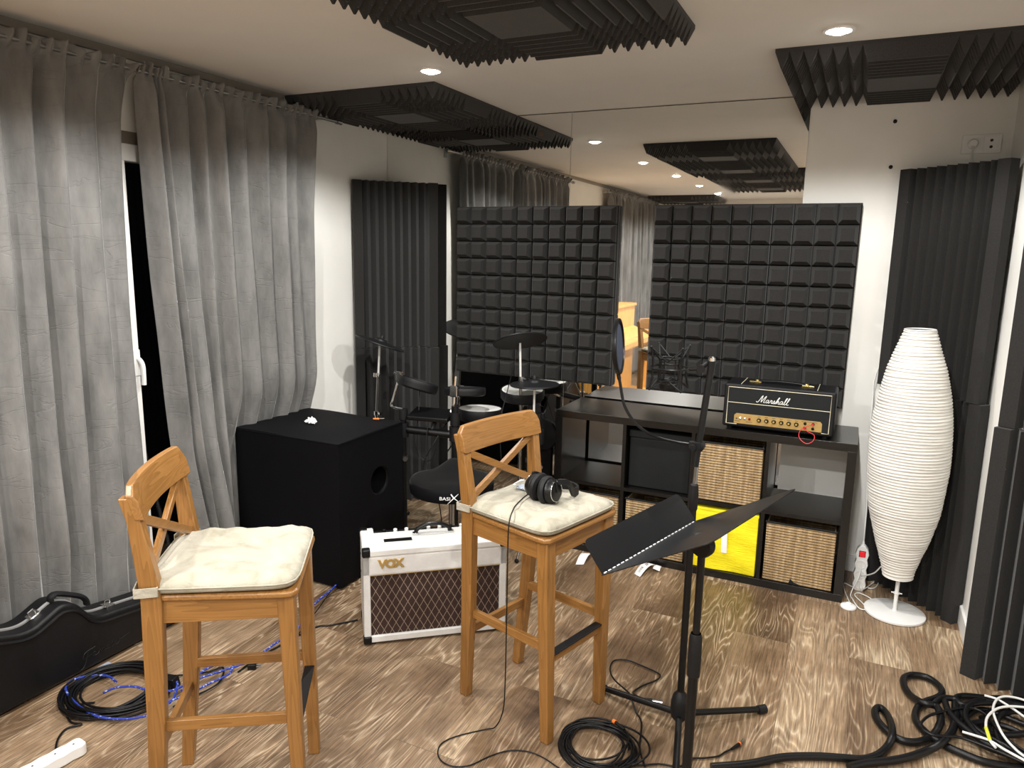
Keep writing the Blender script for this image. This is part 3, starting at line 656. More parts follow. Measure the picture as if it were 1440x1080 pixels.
# ---------------------------------------------------------------- shelf unit and boxes
SX, SY, SW, SD, SH = 1.366, -.42, 1.47, .385, .77
e = empty('cube_shelf_unit', (SX+SW/2, SY+SD/2, 0), 0, 'black-brown cube shelf unit with eight compartments under the foam boards', 'shelf')
bk = SY+SD
rel(MB().box(SX, SX+SW, SY, bk, SH-.038, SH).build('top_board', M['blackbrown'], bevel=.0012), e)
rel(MB().box(SX, SX+SW, SY, bk, 0, .038).build('bottom_board', M['blackbrown'], bevel=.0012), e)
for x in (SX, SX+SW-.038): rel(MB().box(x, x+.038, SY, bk, .038, SH-.038).build('side_panel', M['blackbrown'], bevel=.001), e)
for i in (1, 2, 3):
    x = SX+.038+i*.335+(i-1)*.018
    rel(MB().box(x, x+.018, SY+.002, bk-.002, .038, SH-.038).build('divider', M['blackbrown']), e)
for i in range(4):
    x = SX+.038+i*.353
    rel(MB().box(x, x+.335, SY+.003, bk-.003, .376, .394).build('shelf_board', M['blackbrown']), e)
def cell(i, j): return SX+.038+i*.353+.1675, .0385+j*.3562
def basket(i, j, lb, dy=0):
    x, z = cell(i, j); e = empty('woven_basket', (x, SY+.195+dy, z), 0, lb, 'basket', 'woven baskets in the shelf unit')
    w, d, h = .312, .36, .296
    mb = MB(); t = .008
    mb.box(-w/2, w/2, -d/2, -d/2+t, 0, h).box(-w/2, w/2, d/2-t, d/2, 0, h).box(-w/2, -w/2+t, -d/2+t, d/2-t, 0, h).box(w/2-t, w/2, -d/2+t, d/2-t, 0, h).box(-w/2+t, w/2-t, -d/2+t, d/2-t, 0, t)
    mb.build('woven_body', M['weave'], e, bevel=.004)
    r = MB().tube([(-w/2, -d/2, h), (w/2, -d/2, h), (w/2, d/2, h), (-w/2, d/2, h)], .006, 8, closed=True).build('rim', M['blackfabric'], e)
basket(2, 1, 'woven rattan basket in the upper row of the shelf, above yellow box')
basket(0, 0, 'woven rattan basket at bottom left of the shelf, behind the stool')
basket(1, 0, 'woven rattan basket in the lower row behind the music stand, left of yellow box')
basket(3, 0, 'woven rattan basket at bottom right of the shelf with torn lower edge')
x, z = cell(3, 0)
tag(MB().hull8([(x-.035, SY+.008, z+.002), (x+.035, SY+.008, z-.0), (x+.035, SY+.013, z), (x-.035, SY+.013, z)], [(x-.028, SY+.008, z+.028), (x-.01, SY+.008, z+.012), (x-.01, SY+.013, z+.012), (x-.028, SY+.013, z+.028)]).build('loose_tape', M['blackfabric']),
    'small torn black tape flap at the foot of the bottom right basket', 'tape')
x, z = cell(2, 0)
e = empty('yellow_storage_box', (x, SY+.19, z), 0, 'bright yellow fabric storage box with white tag in lower shelf row', 'storage box')
mb = MB().box(-.16, .16, -.178, .178, 0, .316); bmesh.ops.subdivide_edges(mb.bm, edges=mb.bm.edges[:], cuts=9, use_grid_fill=True)
for v in mb.bm.verts:
    if v.co.y < -.17: v.co.y += .004*math.sin(v.co.z*48+2*v.co.x*9)+.004*math.sin(v.co.x*31)*(1-abs(v.co.x)/.16)
mb.build('box_body', M['yellow'], e, smooth=True, bevel=.004)
MB().box(-.162, .162, -.18, -.174, .304, .319).build('top_hem', M['yellow'], e, bevel=.002)
MB().hull8([(-.005, -.187, .10), (.022, -.187, .10), (.022, -.186, .10), (-.005, -.186, .10)], [(-.013, -.1875, .298), (.016, -.1875, .298), (.016, -.1865, .298), (-.013, -.1865, .298)]).build('hanging_tag', M['paper'], e)
MB().box(-.012, .030, -.188, -.18, .300, .306).build('tag_clip', M['alu'], e)
x, z = cell(1, 1)
e = empty('black_storage_box', (x, SY+.215, z), 0, 'black fabric storage box with lid in upper shelf row, left of woven basket', 'storage box')
MB().box(-.16, .16, -.165, .165, 0, .265).build('box_body', M['blackfabric'], e, bevel=.006)
MB().box(-.164, .164, -.169, .169, .266, .305).build('lid', M['blackfabric'], e, bevel=.005)

# paper tags lying in front of the shelf
def paper(pts, lb, z=.003, curl=.02, name='paper_tag', ink=False):
    a = [Vector((x, y, 0)) for x, y in pts]; mb = MB(); n = 8; L = []; 
    for k in range(n+1):
        t = k/n; p = a[0].lerp(a[1], t); q = a[3].lerp(a[2], t); h = z+curl*math.sin(PI*t*.9)
        L.append([mb.bm.verts.new((p.x, p.y, h)), mb.bm.verts.new((q.x, q.y, h))])
    for A, B in zip(L, L[1:]): mb.bm.faces.new((A[0], B[0], B[1], A[1]))
    o = tag(mb.build(name, M['paper'], smooth=True), lb, 'paper tag', 'white paper tags on the floor by the shelf')
    s = o.modifiers.new('solid', 'SOLIDIFY'); s.thickness = .0006
    if ink:
        mk = MB(); p0 = a[0].lerp(a[3], .25); d = (a[1]-a[0]); wv = (a[3]-a[0])
        for k in range(10):
            t = .10+.030*k; b0 = a[0]+d*t+wv*.3; b1 = a[0]+d*(t+.012*(1+k % 3*.4))+wv*.3; c1 = b1+wv*.35; c0 = b0+wv*.35
            h = z+curl*math.sin(PI*t*.9)+.0012
            mk._add([(q.x, q.y, h) for q in (b0, b1, c1, c0)], [(0,1,2,3)])
        for k, (t, l, y0) in enumerate(((.52, .16, .62), (.72, .13, .25), (.56, .2, .35))):
            b0 = a[0]+d*t+wv*y0; b1 = b0+d*l; c1 = b1+wv*.12; c0 = b0+wv*.12; h = z+curl*math.sin(PI*(t+l/2)*.9)+.0016
            mk._add([(q.x, q.y, h) for q in (b0, b1, c1, c0)], [(0,1,2,3)])
        mk.build('printing', M['ink'], o)
    return o
paper([(1.575, -.608), (1.560, -.462), (1.610, -.448), (1.612, -.588)], 'white paper strip on the floor below the centre stool seat')
paper([(1.878, -.575), (1.915, -.435), (1.963, -.438), (1.915, -.595)], 'white barcode tag on the floor left of the yellow box', curl=.03, ink=True)
paper([(1.955, -.435), (1.952, -.492), (1.992, -.508), (1.985, -.44)], 'small blank white tag lying beside the barcode tag', z=.012, curl=.008)

# ---------------------------------------------------------------- black guitar amplifier head
AX, AY, AZ, AW, AD, AH = 2.229, -.393, SH, .50, .215, .222
e = empty('amplifier_head', (AX+AW/2, AY+AD/2, AZ), math.radians(-.6), 'black guitar amplifier head with gold panel on the shelf unit', 'amplifier')
hx, hy = AW/2, AD/2
mb = MB().hull8([(-hx, -hy, .012), (hx, -hy, .012), (hx, hy, .012), (-hx, hy, .012)], [(-hx, -hy+.012, AH), (hx, -hy+.012, AH), (hx, hy, AH), (-hx, hy, AH)])
mb.build('cabinet', M['tolexblack'], e, bevel=.011, seg=3)
def fy(z): return -hy+.012*(z-.012)/(AH-.012)-.001          # front face y at height
FM = frame((-hx, fy(.012), .012), (1,0,0), Vector((0, .012, AH-.012)).normalized(), Vector((0,-1,.057)).normalized())  # local x right, y up the face, z out
def on_face(mb_pts): return [FM @ Vector(p) for p in mb_pts]
fp = MB().box(.022, AW-.022, .018, AH-.030, 0, .003, FM); fp.build('front_panel', M['blackfabric'], e, bevel=.002)
pp = MB()
x0, x1, y0, ym, y1 = .020, AW-.020, .016, .120, AH-.028
pp.tube(on_face([(.07, y0, .004), (x0, y0, .004), (x0, y1, .004), (x1, y1, .004), (x1, y0, .004), (AW-.05, y0, .004)]), .0018, 6)
pp.tube(on_face([(x0, ym, .004), (x1, ym, .004)]), .0015, 6)
pp.build('piping', M['piping'], e)
poly = [(.056, .020), (AW-.050, .020), (AW-.050, .060), (AW-.058, .069), (.066, .069), (.056, .060)]
gp = MB().prism(poly, .002, .0045, FM).build('gold_control_panel', M['gold'], e)
def on_panel(mb, name, mat, **k): return mb.build(name, mat, gp, **k)
for k in range(6):
    x = .172+k*.0335; c = FM @ Vector((x, .045, .0045))
    R = FM.to_3x3().to_4x4()
    kn = MB().lathe([(.0100, 0), (.0100, .004), (.0078, .006), (.0075, .0125), (.0008, .0130)], c, 20, R)
    kb = kn.build('knob', M['blackpl'], gp, smooth=True)
    MB().lathe([(.0052, .0131), (.0048, .0136), (.0006, .0138)], c, 16, R).build('knob_cap', M['brass'], kb, smooth=True)
for x in (.084, .106):
    c = FM @ Vector((x, .045, .0045)); R = FM.to_3x3().to_4x4()
    MB().lathe([(.0065, 0), (.006, .003), (.003, .004)], c, 12, R).tube([c, FM @ Vector((x+.002, .049, .016))], [.0022, .003], 8).build('toggle_switch', M['chrome'], gp, smooth=True)
MB().box(.123, .133, .040, .051, .0045, .0085, FM).build('indicator_jewel', M['lampred'], gp, bevel=.001)
for x, y in ((.377, .054), (.412, .054), (.377, .033), (.412, .033)):
    c = FM @ Vector((x, y, .0045)); R = FM.to_3x3().to_4x4()
    MB().lathe([(.0068, 0), (.0068, .003), (.0035, .0035), (.0032, .0005), (.0004, .0004)], c, 14, R).build('input_jack', M['blackpl'], gp, smooth=True)
mk = MB()
for k in range(6): mk.box(.164+k*.0335, .178+k*.0335, .0605, .0625, .0045, .0049, FM)
mk.box(.064, .072, .040, .046, .0045, .0049, FM).box(.060, .082, .030, .032, .0045, .0049, FM).box(.112, .142, .030, .032, .0045, .0049, FM).box(.36, .43, .0615, .0632, .0045, .0049, FM)
mk.build('panel_lettering', M['ink'], gp)
# script logo drawn with strokes (x, y) in cm of a 14.5 cm wide word
strokes = [
 [(0, .9), (.25, .55), (.7, .6), (1.1, 1.2), (1.6, 2.4), (2.0, 3.1), (2.15, 3.0), (2.0, 1.9), (1.95, .9), (2.05, .65), (2.5, 1.5), (3.1, 2.6), (3.5, 3.1), (3.5, 2.6), (3.2, 1.5), (3.05, .75), (3.25, .5), (3.6, .6)],
 [(4.9, 1.55), (4.4, 1.7), (4.0, 1.3), (3.9, .8), (4.2, .5), (4.7, .9), (5.0, 1.55), (4.85, .9), (4.95, .5), (5.3, .6)],
 [(5.3, .6), (5.6, 1.1), (5.8, 1.7), (6.0, 1.5), (6.3, 1.55), (6.2, 1.1), (6.15, .6), (6.5, .5)],
 [(6.5, .5), (6.9, 1.1), (7.2, 1.7), (7.25, 1.2), (7.35, .75), (7.1, .45), (6.7, .6)], [(7.3, .55), (7.8, .8)],
 [(7.6, .45), (8.0, 1.4), (8.5, 2.7), (8.8, 3.0), (8.75, 2.5), (8.3, 1.2), (8.1, .45), (8.4, 1.1), (8.8, 1.55), (8.95, 1.3), (8.85, .7), (9.05, .45), (9.4, .6)],
 [(10.5, 1.5), (10.0, 1.65), (9.6, 1.25), (9.5, .75), (9.8, .45), (10.3, .85), (10.6, 1.5), (10.45, .85), (10.55, .45), (10.9, .6)],
 [(10.9, .6), (11.4, 1.4), (11.9, 2.7), (11.85, 3.05), (11.55, 2.7), (11.25, 1.4), (11.2, .6), (11.5, .4), (11.9, .7)],
 [(11.9, .7), (12.4, 1.5), (12.9, 2.7), (12.85, 3.05), (12.55, 2.7), (12.25, 1.4), (12.2, .6), (12.5, .4), (13.0, .6)]]
lg = MB()
for st_ in strokes:
    pts = [(.150+x*.0112+y*.0024, .126+y*.0122, .0055) for x, y in st_]
    lg.tube(on_face(spl(pts, 5)), .0015, 6)
lg.build('script_logo', M['whitemetal'], e, smooth=True)
tp = AH+.001
hl = MB().tube(spl([(-.105, -.0, tp+.006), (-.06, 0, tp+.012), (0, 0, tp+.016), (.06, 0, tp+.012), (.105, 0, tp+.006)], 5), .0085, 10)
for v in hl.bm.verts: v.co.z = tp+.010+(v.co.z-tp-.010)*.55; v.co.y *= 1.2
hh = hl.build('handle', M['blackpl'], e, smooth=True)
for s in (-1, 1):
    MB().box(s*.12-.028, s*.12+.028, -.014, .014, tp-.001, tp+.006).lathe([(.011, 0), (.010, .009), (.004, .011)], (s*.112, 0, tp+.004), 14).build('handle_end', M['brass'], hh, smooth=True, bevel=.002)
for x in (-.175, .165): MB().box(x, x+.0022, -hy+.014, hy-.004, tp-.001, tp+.0012).build('top_seam', M['piping'], e)
for sx in (-1, 1):
    for sy in (-1, 1): MB().lathe([(.014, 0), (.016, .012)], (sx*(hx-.035), sy*(hy-.03), 0), 14).build('foot', M['rubber'], e, smooth=True)
# red patch lead hanging from the jacks (world coordinates)
mw = Matrix.Translation((AX+AW/2, AY+AD/2, AZ)) @ Matrix.Rotation(math.radians(-.6), 4, 'Z') @ FM
a = mw @ Vector((.412, .054, .008)); b = mw @ Vector((.377, .033, .008))
pl = [a, a+Vector((-.002, -.014, .0)), a+Vector((-.025, -.022, -.008)), a+Vector((-.052, -.026, -.030)), a+Vector((-.052, -.034, -.062)), a+Vector((-.020, -.045, -.083)), a+Vector((.008, -.042, -.068)), a+Vector((.010, -.034, -.042)), b+Vector((.018, -.026, -.010)), b+Vector((0, -.014, 0)), b]
e = empty('patch_cable', a, 0, 'short red patch cable looped from the gold amplifier panel', 'cable')
rel(MB().tube(spl(pl, 6), .0017, 8).build('lead', M['red'], smooth=True), e)
for q in (a, b): rel(MB().tube([q+Vector((0, .001, 0)), q+Vector((0, -.017, 0))], .0042, 10).build('plug', M['red'], smooth=True), e)

# ---------------------------------------------------------------- white combo amplifier
VA = math.atan2(.367, .443)
e = empty('combo_amplifier', (1.085, -1.752, 0), VA, 'white combo guitar amplifier with brown diamond grille on the floor', 'amplifier')
W_, D_, H_ = .592, .245, .415
def vbox(*a): return MB().box(*a)
cab = MB(); t = .028
cab.box(0, W_, 0, t, .012, .012+t).box(0, W_, 0, .030, .275+.03, H_-.004)            # bottom lip, head rail
cab.box(0, t, 0, D_, .012, H_-.02).box(W_-t, W_, 0, D_, .012, H_-.02)
cab.box(t, W_-t, .03, D_, .012, .03).box(t, W_-t, D_-.02, D_, .03, H_-.06)
cab.build('cabinet', M['whitevinyl'], e, bevel=.004)
MB().box(-.002, W_+.002, -.003, .185, H_-.030, H_).box(-.002, .055, .185, D_, H_-.03, H_).box(W_-.055, W_+.002, .185, D_, H_-.03, H_).build('top_board', M['whitevinyl'], e, bevel=.007, seg=3)
MB().box(t, W_-t, .012, .018, .040, .306).build('speaker_grille', M['grille'], e)
MB().box(t-.002, W_-t+.002, .002, .012, .303, .309).build('gold_trim', M['gold'], e)
MB().box(t, W_-t, -.001, .004, .312, H_-.034).build('face_board', M['whitevinyl'], e, bevel=.001)
pn = MB().box(.056, W_-.056, .188, D_-.004, H_-.055, H_-.016).build('control_panel', M['desk'], e)
for k in range(9):
    x = .10+k*.048
    MB().lathe([(.009, 0), (.008, .014), (.004, .016)], (x, .215, H_-.016), 14).build('knob', M['white'] if k % 3 else M['blackpl'], pn, smooth=True)
for x in (.09, .42): MB().box(x, x+.115, .072, .102, H_, H_+.002).build('top_vent', M['blackpl'], e)
hd = MB().tube(spl([(.225, .13, H_+.002), (.232, .13, H_+.022), (.265, .13, H_+.040), (.30, .13, H_+.044), (.335, .13, H_+.040), (.368, .13, H_+.022), (.375, .13, H_+.002)], 6), .0085, 10).build('handle', M['blackpl'], e, smooth=True)
for x in (.225, .375): MB().box(x-.012, x+.012, .118, .142, H_, H_+.010).build('handle_bracket', M['chrome'], hd, bevel=.002)
for x, y, z, nm in ((0, 0, H_, 'top'), (W_, 0, H_, 'top'), (0, 0, .012, 'bot'), (W_, 0, .012, 'bot'), (0, D_, H_, 'top'), (W_, D_, H_, 'top'), (0, D_, .012, 'bot'), (W_, D_, .012, 'bot')):
    sx = 1 if x == 0 else -1; sy = 1 if y == 0 else -1; sz = -1 if nm == 'top' else 1
    L = .03; o_ = .0035
    c = MB().box(min(x-sx*o_, x+sx*L), max(x-sx*o_, x+sx*L), min(y-sy*(o_+.003), y+sy*L), max(y-sy*(o_+.003), y+sy*L), min(z-sz*o_, z+sz*L), max(z-sz*o_, z+sz*L))
    c.build('corner_protector', M['blackpl'], e, bevel=.007, seg=3)
for x in (.04, W_-.04):
    for y in (.03, D_-.03): MB().lathe([(.014, 0), (.015, .0125)], (x, y, 0), 14).build('foot', M['rubber'], e, smooth=True)
for z in (.33, .25): MB().tube([(-.001, .18, z), (-.004, .18, z)], .005, 10).build('side_screw', M['blackpl'], e)
lm_ = text_mesh('VOX', .047, .0022, frame((.062, -.002, .338), (1,0,0), (0,0,1), (0,-1,0)), bevel=.0012, off=.0018, space=.93)
link('gold_logo', lm_, M['gold'], e)

# ---------------------------------------------------------------- bar stools
def stool(name, seat=.725, top=1.02, label=None, cat='bar stool', loc=(0,0,0), rz=0, group=None, foot=True):
    e = empty(name, loc, rz, label, cat, group)
    # u right, v forward ; seat underside at seat-.018
    zs = seat-.018
    for s in (-1, 1):
        # front legs, tapering downwards
        mb = MB(); x0, x1 = sorted((s*.132, s*.168)); X0, X1 = sorted((s*.140, s*.188))
        mb.hull8([(x0, .156, 0), (x1, .156, 0), (x1, .190, 0), (x0, .190, 0)], [(X0, .136, zs), (X1, .136, zs), (X1, .180, zs), (X0, .180, zs)])
        mb.build('front_leg', M['pine'], e, bevel=.004)
        # rear legs running up into the back posts
        prof = [(-.212, .034, 0), (-.186, .046, zs*.5), (-.170, .052, zs), (-.172, .050, seat+.02), (-.194, .034, top-.09), (-.214, .024, top-.030)]
        mb = MB(); rings = []
        for (yc, dp, z) in prof:
            tt = z/top; xa = .128+.030*min(1, z/zs)+ (.012 if z > seat else 0)*((z-seat)/(top-seat)); wd = .034
            a, b = sorted((s*xa, s*(xa+wd)))
            rings.append([mb.bm.verts.new(p) for p in ((a, yc-dp/2, z), (b, yc-dp/2, z), (b, yc+dp/2, z), (a, yc+dp/2, z))])
        for A, B in zip(rings, rings[1:]):
            for k in range(4): mb.bm.faces.new((A[k], A[(k+1) % 4], B[(k+1) % 4], B[k]))
        mb.bm.faces.new(rings[0][::-1]); mb.bm.faces.new(rings[-1])
        mb.build('rear_leg', M['pine'], e, bevel=.004)
    # seat board
    poly = [(-.178, -.198), (.178, -.198), (.186, -.17), (.203, .15), (.200, .178), (.180, .192), (-.180, .192), (-.200, .178), (-.203, .15), (-.186, -.17)]
    MB().prism(poly, zs, seat).build('seat', M['pine_x'], e, bevel=.007, seg=3)
    za = zs-.062
    MB().box(-.150, .150, .148, .170, za, zs).build('apron', M['pine_x'], e, bevel=.002)
    MB().box(-.140, .140, -.175, -.155, za, zs).build('apron', M['pine_x'], e, bevel=.002)
    for s in (-1, 1):
        MB().bar((s*.170, -.155, zs-.031), (s*.172, .145, zs-.031), .020, .062).build('apron', M['pine_y'], e, bevel=.002)
    # stretchers
    zf = .295*seat/.725
    st = MB().bar((-.150, .164, zf-.004), (.150, .164, zf-.004), .020, .030).build('front_footrest', M['pine_x'], e, bevel=.002)
    if foot: MB().bar((-.142, .168, zf+.0135), (.142, .168, zf+.0135), .030, .006).build('footrest_guard', M['rubber'], st, bevel=.002)
    MB().bar((-.142, -.192, zf-.03), (.142, -.192, zf-.03), .018, .030).build('stretcher', M['pine_x'], e, bevel=.002)
    for s in (-1, 1): MB().bar((s*.152, -.190, zf+.043), (s*.156, .160, zf+.043), .018, .030).build('stretcher', M['pine_y'], e, bevel=.002)
    # curved top rail
    mb = MB(); n = 20; w = .203; rh = .092; rows = []
    for k in range(n+1):
        t = k/n*2-1; x = t*w; yy = -.172-.022*(1-t*t)
        q_ = max(0, (abs(t)-.87)/.13); er = .024*(1-math.sqrt(max(0, 1-q_*q_)))
        lean = .012
        q = [(x, yy-.024-lean, top-er), (x, yy-.006-lean, top-er), (x, yy+.002-lean*.6, top-.034-er*.3), (x, yy+.006, top-rh+er*.2), (x, yy-.018, top-rh+er*.2)]
        rows.append([mb.bm.verts.new(p) for p in q])
    for A, B in zip(rows, rows[1:]):
        for k in range(5): mb.bm.faces.new((A[k], B[k], B[(k+1) % 5], A[(k+1) % 5]))
    mb.bm.faces.new(rows[0][::-1]); mb.bm.faces.new(rows[-1])
    mb.build('top_rail', M['pine_x'], e, bevel=.004, seg=2, smooth=True)
    zb, zt = seat+.035, top-rh+.004
    for s in (-1, 1):
        MB().bar((-s*.168, -.174+s*.006, zb), (s*.166, -.190+s*.006, zt-.008), .024, .016, up=(0,1,0)).build('back_cross_slat', M['pine_x'], e, bevel=.002)
    return e
def cushion(loc, rz, z, lb, seed, name='seat_cushion', tabs=True):
    e = empty(name, (loc[0], loc[1], z), rz, lb, 'seat cushion', 'cream seat cushions')
    rnd = random.Random(seed); bm = bmesh.new(); n = 26; T = .038
    def edge(u, v):
        hw = .199+.004*v/.19 if v > -.16 else .193
        return hw
    top = {}; bot = {}
    for i in range(n+1):
        for j in range(n+1):
            a = i/n*2-1; b = j/n*2-1
            # superellipse squash for rounded corners
            k = (abs(a)**8+abs(b)**8)**(1/8)/max(abs(a), abs(b), 1e-6) if (a or b) else 1
            x = a/k*.203*(1-.045*(1-b)/2); y = b/k*.197-.006
            d = min(1, (1-max(abs(a), abs(b)))*5)
            pf = math.sin(d*PI/2)
            hgt = T*(.5+.5*pf)+.003*math.sin(7*a+seed)*math.cos(5*b+seed*2)*pf+.0030*math.sin(19*a*b+9*a+seed)*pf
            for (dx, dy) in ((-.45, -.4), (.45, -.4), (-.45, .45), (.45, .45), (0, 0)):
                r = math.hypot(a-dx, b-dy); hgt -= .007*math.exp(-(r/.11)**2)*pf
            top[i, j] = bm.verts.new((x, y, hgt)); bot[i, j] = bm.verts.new((x*(1-.02*(1-d)), y*(1-.02*(1-d)), .0+.006*(1-pf)))
    for i in range(n):
        for j in range(n):
            bm.faces.new((top[i, j], top[i+1, j], top[i+1, j+1], top[i, j+1])); bm.faces.new((bot[i, j], bot[i, j+1], bot[i+1, j+1], bot[i+1, j]))
    ring = [(i, 0) for i in range(n)]+[(n, j) for j in range(n)]+[(i, n) for i in range(n, 0, -1)]+[(0, j) for j in range(n, 0, -1)]
    for a, b in zip(ring, ring[1:]+ring[:1]): bm.faces.new((bot[a], bot[b], top[b], top[a]))
    me = bpy.data.meshes.new('pad'); bmesh.ops.recalc_face_normals(bm, faces=bm.faces); bm.to_mesh(me); bm.free()
    pad = link('pad', me, M['cushion'], e, smooth=True, angle=80)
    seam = [Vector((v[0]*1.006, v[1]*1.006, .020)) for v in [(.203*(1-.045*(1-b)/2)*a/((abs(a)**8+abs(b)**8)**.125), .197*b/((abs(a)**8+abs(b)**8)**.125)-.006) for a, b in [(math.cos(t*2*PI/60), math.sin(t*2*PI/60)) for t in range(60)] for a, b in [(a/max(abs(a), abs(b)), b/max(abs(a), abs(b)))]]]
    MB().tube(seam, .0022, 6, closed=True).build('piping', M['cushion'], e, smooth=True)
    if tabs:
        for s in (-1, 1):       # straps round the rear posts
            pts = [(s*.150, -.165, .014), (s*.198, -.150, .014), (s*.204, -.205, .014), (s*.155, -.212, .014)]
            mb = MB()
            for a, b in zip(pts, pts[1:]): mb.bar(a, b, .003, .026)
            mb.build('strap', M['cushion'], e, bevel=.001)
    return e
stool('bar_stool', loc=(1.264, -2.557, 0), rz=math.radians(-56.1), label='honey pine bar stool at left foreground with plain cream cushion', group='pine bar stools')
stool('bar_stool', loc=(1.852, -1.760, 0), rz=math.radians(-106), label='honey pine bar stool in the centre with headphones on its cushion', group='pine bar stools')
cushion((1.264, -2.557), math.radians(-56.1), .7265, 'cream seat cushion on the left foreground stool, with faint stain', 1)
cushion((1.852, -1.760), math.radians(-106), .7265, 'creased cream seat cushion on the centre stool, under the headphones', 5)
# piano seen in the mirror
e = empty('upright_piano', (.3, -3.72, 0), 0, 'light oak upright piano against the curtain wall, seen in the mirror', 'piano')
y0, y1 = -4.42, -3.02
def pz(mb, nm, mt, **k): return rel(mb.build(nm, mt, **k), e)
pz(MB().box(.17, .40, y0, y1, .04, 1.0), 'case', M['piano'], bevel=.004)
pz(MB().box(.16, .42, y0-.01, y1+.01, 1.0, 1.03), 'lid', M['piano'], bevel=.005)
pz(MB().box(.40, .63, y0, y1, .60, .66), 'keybed', M['piano'], bevel=.004)
pz(MB().hull8([(.40, y0+.04, .66), (.61, y0+.04, .66), (.61, y1-.04, .66), (.40, y1-.04, .66)], [(.40, y0+.04, .77), (.59, y0+.04, .70), (.59, y1-.04, .70), (.40, y1-.04, .77)]), 'key_lid', M['piano'], bevel=.003)
for y in (y0, y1-.04): pz(MB().box(.40, .63, y, y+.04, .66, .73), 'cheek', M['piano'], bevel=.004); pz(MB().box(.55, .62, y, y+.045, .0, .60), 'leg', M['piano'], bevel=.004)
pz(MB().box(.17, .62, y0, y1, 0, .04), 'plinth', M['piano'], bevel=.003)
# ---------------------------------------------------------------- covered speaker cabinet
e = empty('covered_speaker_cabinet', (.37, -1.137, 0), 0, 'large black fabric-covered speaker cabinet with round hole, beside the curtain', 'speaker cabinet')
bx0, bx1, by0, by1, bh = -.318, .318, -.265, .262, .72
mb = MB().box(bx0, bx1, by0, by1, 0.012, bh); bmesh.ops.subdivide_edges(mb.bm, edges=mb.bm.edges[:], cuts=15, use_grid_fill=True)
for v in mb.bm.verts:
    x, y, z = v.co; cz = math.sin(PI*min(1, max(0, z/bh)))
    if abs(x-bx1) < 1e-4: v.co.x -= .012*cz*math.cos(PI*y/.56)
    if abs(y-by0) < 1e-4: v.co.y += .014*cz*math.cos(PI*x/.66)
    if abs(z-bh) < 1e-4: v.co.z += .004*math.sin(9*x)*math.cos(11*y)
body = mb.build('cloth_cover', M['subcloth'], e, smooth=True, bevel=.016, seg=3)
# round port opening cut into the right side
px, pz_ = .068, .452
cut = MB().tube([(bx1-.10, px, pz_), (bx1+.05, px, pz_)], .074, 40).build('port_cutter', M['subcloth'])
cut.parent = e
bo = body.modifiers.new('port', 'BOOLEAN'); bo.object = cut; bo.operation = 'DIFFERENCE'; bo.solver = 'EXACT'
body.modifiers.move(1, 0)
bpy.context.view_layer.update()
dg = bpy.context.evaluated_depsgraph_get(); nm = bpy.data.meshes.new_from_object(body.evaluated_get(dg))
body.modifiers.clear(); body.data = nm; bpy.data.objects.remove(cut)
MB().tube([(bx1-.018+.0*k, px+.0735*math.cos(k*2*PI/36), pz_+.0735*math.sin(k*2*PI/36)) for k in range(36)], .005, 8, closed=True).build('port_ring', M['blackpl'], e, smooth=True)
sm = MB()
for a, b in (((bx0, by0), (bx1, by0)), ((bx1, by0), (bx1, by1))): sm.tube([(a[0], a[1], bh-.004), (b[0], b[1], bh-.004)], .003, 6)
sm.tube([(bx1-.004, by0+.004, bh-.01), (bx1-.004, by0+.004, .02)], .003, 6)
sm.build('seam_piping', M['subcloth'], e)
for sx in (bx0+.05, bx1-.05):
    for sy in (by0+.05, by1-.05): MB().lathe([(.02, 0), (.022, .014)], (sx, sy, 0), 14).build('foot', M['rubber'], e, smooth=True)
# crumpled paper
def crumple(name, c, r, mat, lb, cat, seed, fl=.5, parts=1, amp=.45):
    bm = bmesh.new(); rnd = random.Random(seed)
    for q in range(parts):
        r_ = bmesh.ops.create_icosphere(bm, subdivisions=3, radius=r*(1 if q == 0 else .7))
        off = Vector((q*r*1.1, -q*r*.5, 0))
        for v in r_['verts']:
            n = v.co.normalized(); k = 1+amp*(math.sin(n.x*6+seed)*math.cos(n.y*7+1.3*seed)+.6*math.sin(n.z*9+n.x*8))+rnd.uniform(-.12, .12)
            v.co = Vector((v.co.x*k, v.co.y*k, max(-r*fl*.9, v.co.z*k*fl)))+off
    mn = min(v.co.z for v in bm.verts)
    for v in bm.verts: v.co.z -= mn
    me = bpy.data.meshes.new(name); bm.to_mesh(me); bm.free()
    o = link(name, me, mat); o.location = c; return tag(o, lb, cat)
crumple('crumpled_paper', (.315, -1.148, .7205), .020, M['paper'], 'small crumpled white paper on top of the black covered cabinet', 'paper', 2, .75, 2)
crumple('cloth_scrap', (1.748, -1.690, .764), .018, M['scrap'], 'small grey-blue cloth scrap on the cream cushion beside the headphones', 'cloth scrap', 3, .4, 2, .25)
tag(link('paper_slip', MB().box(1.70, 1.77, -1.665, -1.595, .764, .7655).build('tmp', M['paper']).data, None), 'white paper slip under the grey scrap on the centre stool cushion', 'paper')
bpy.data.objects.remove([o for o in bpy.data.objects if o.name.startswith('tmp')][0])

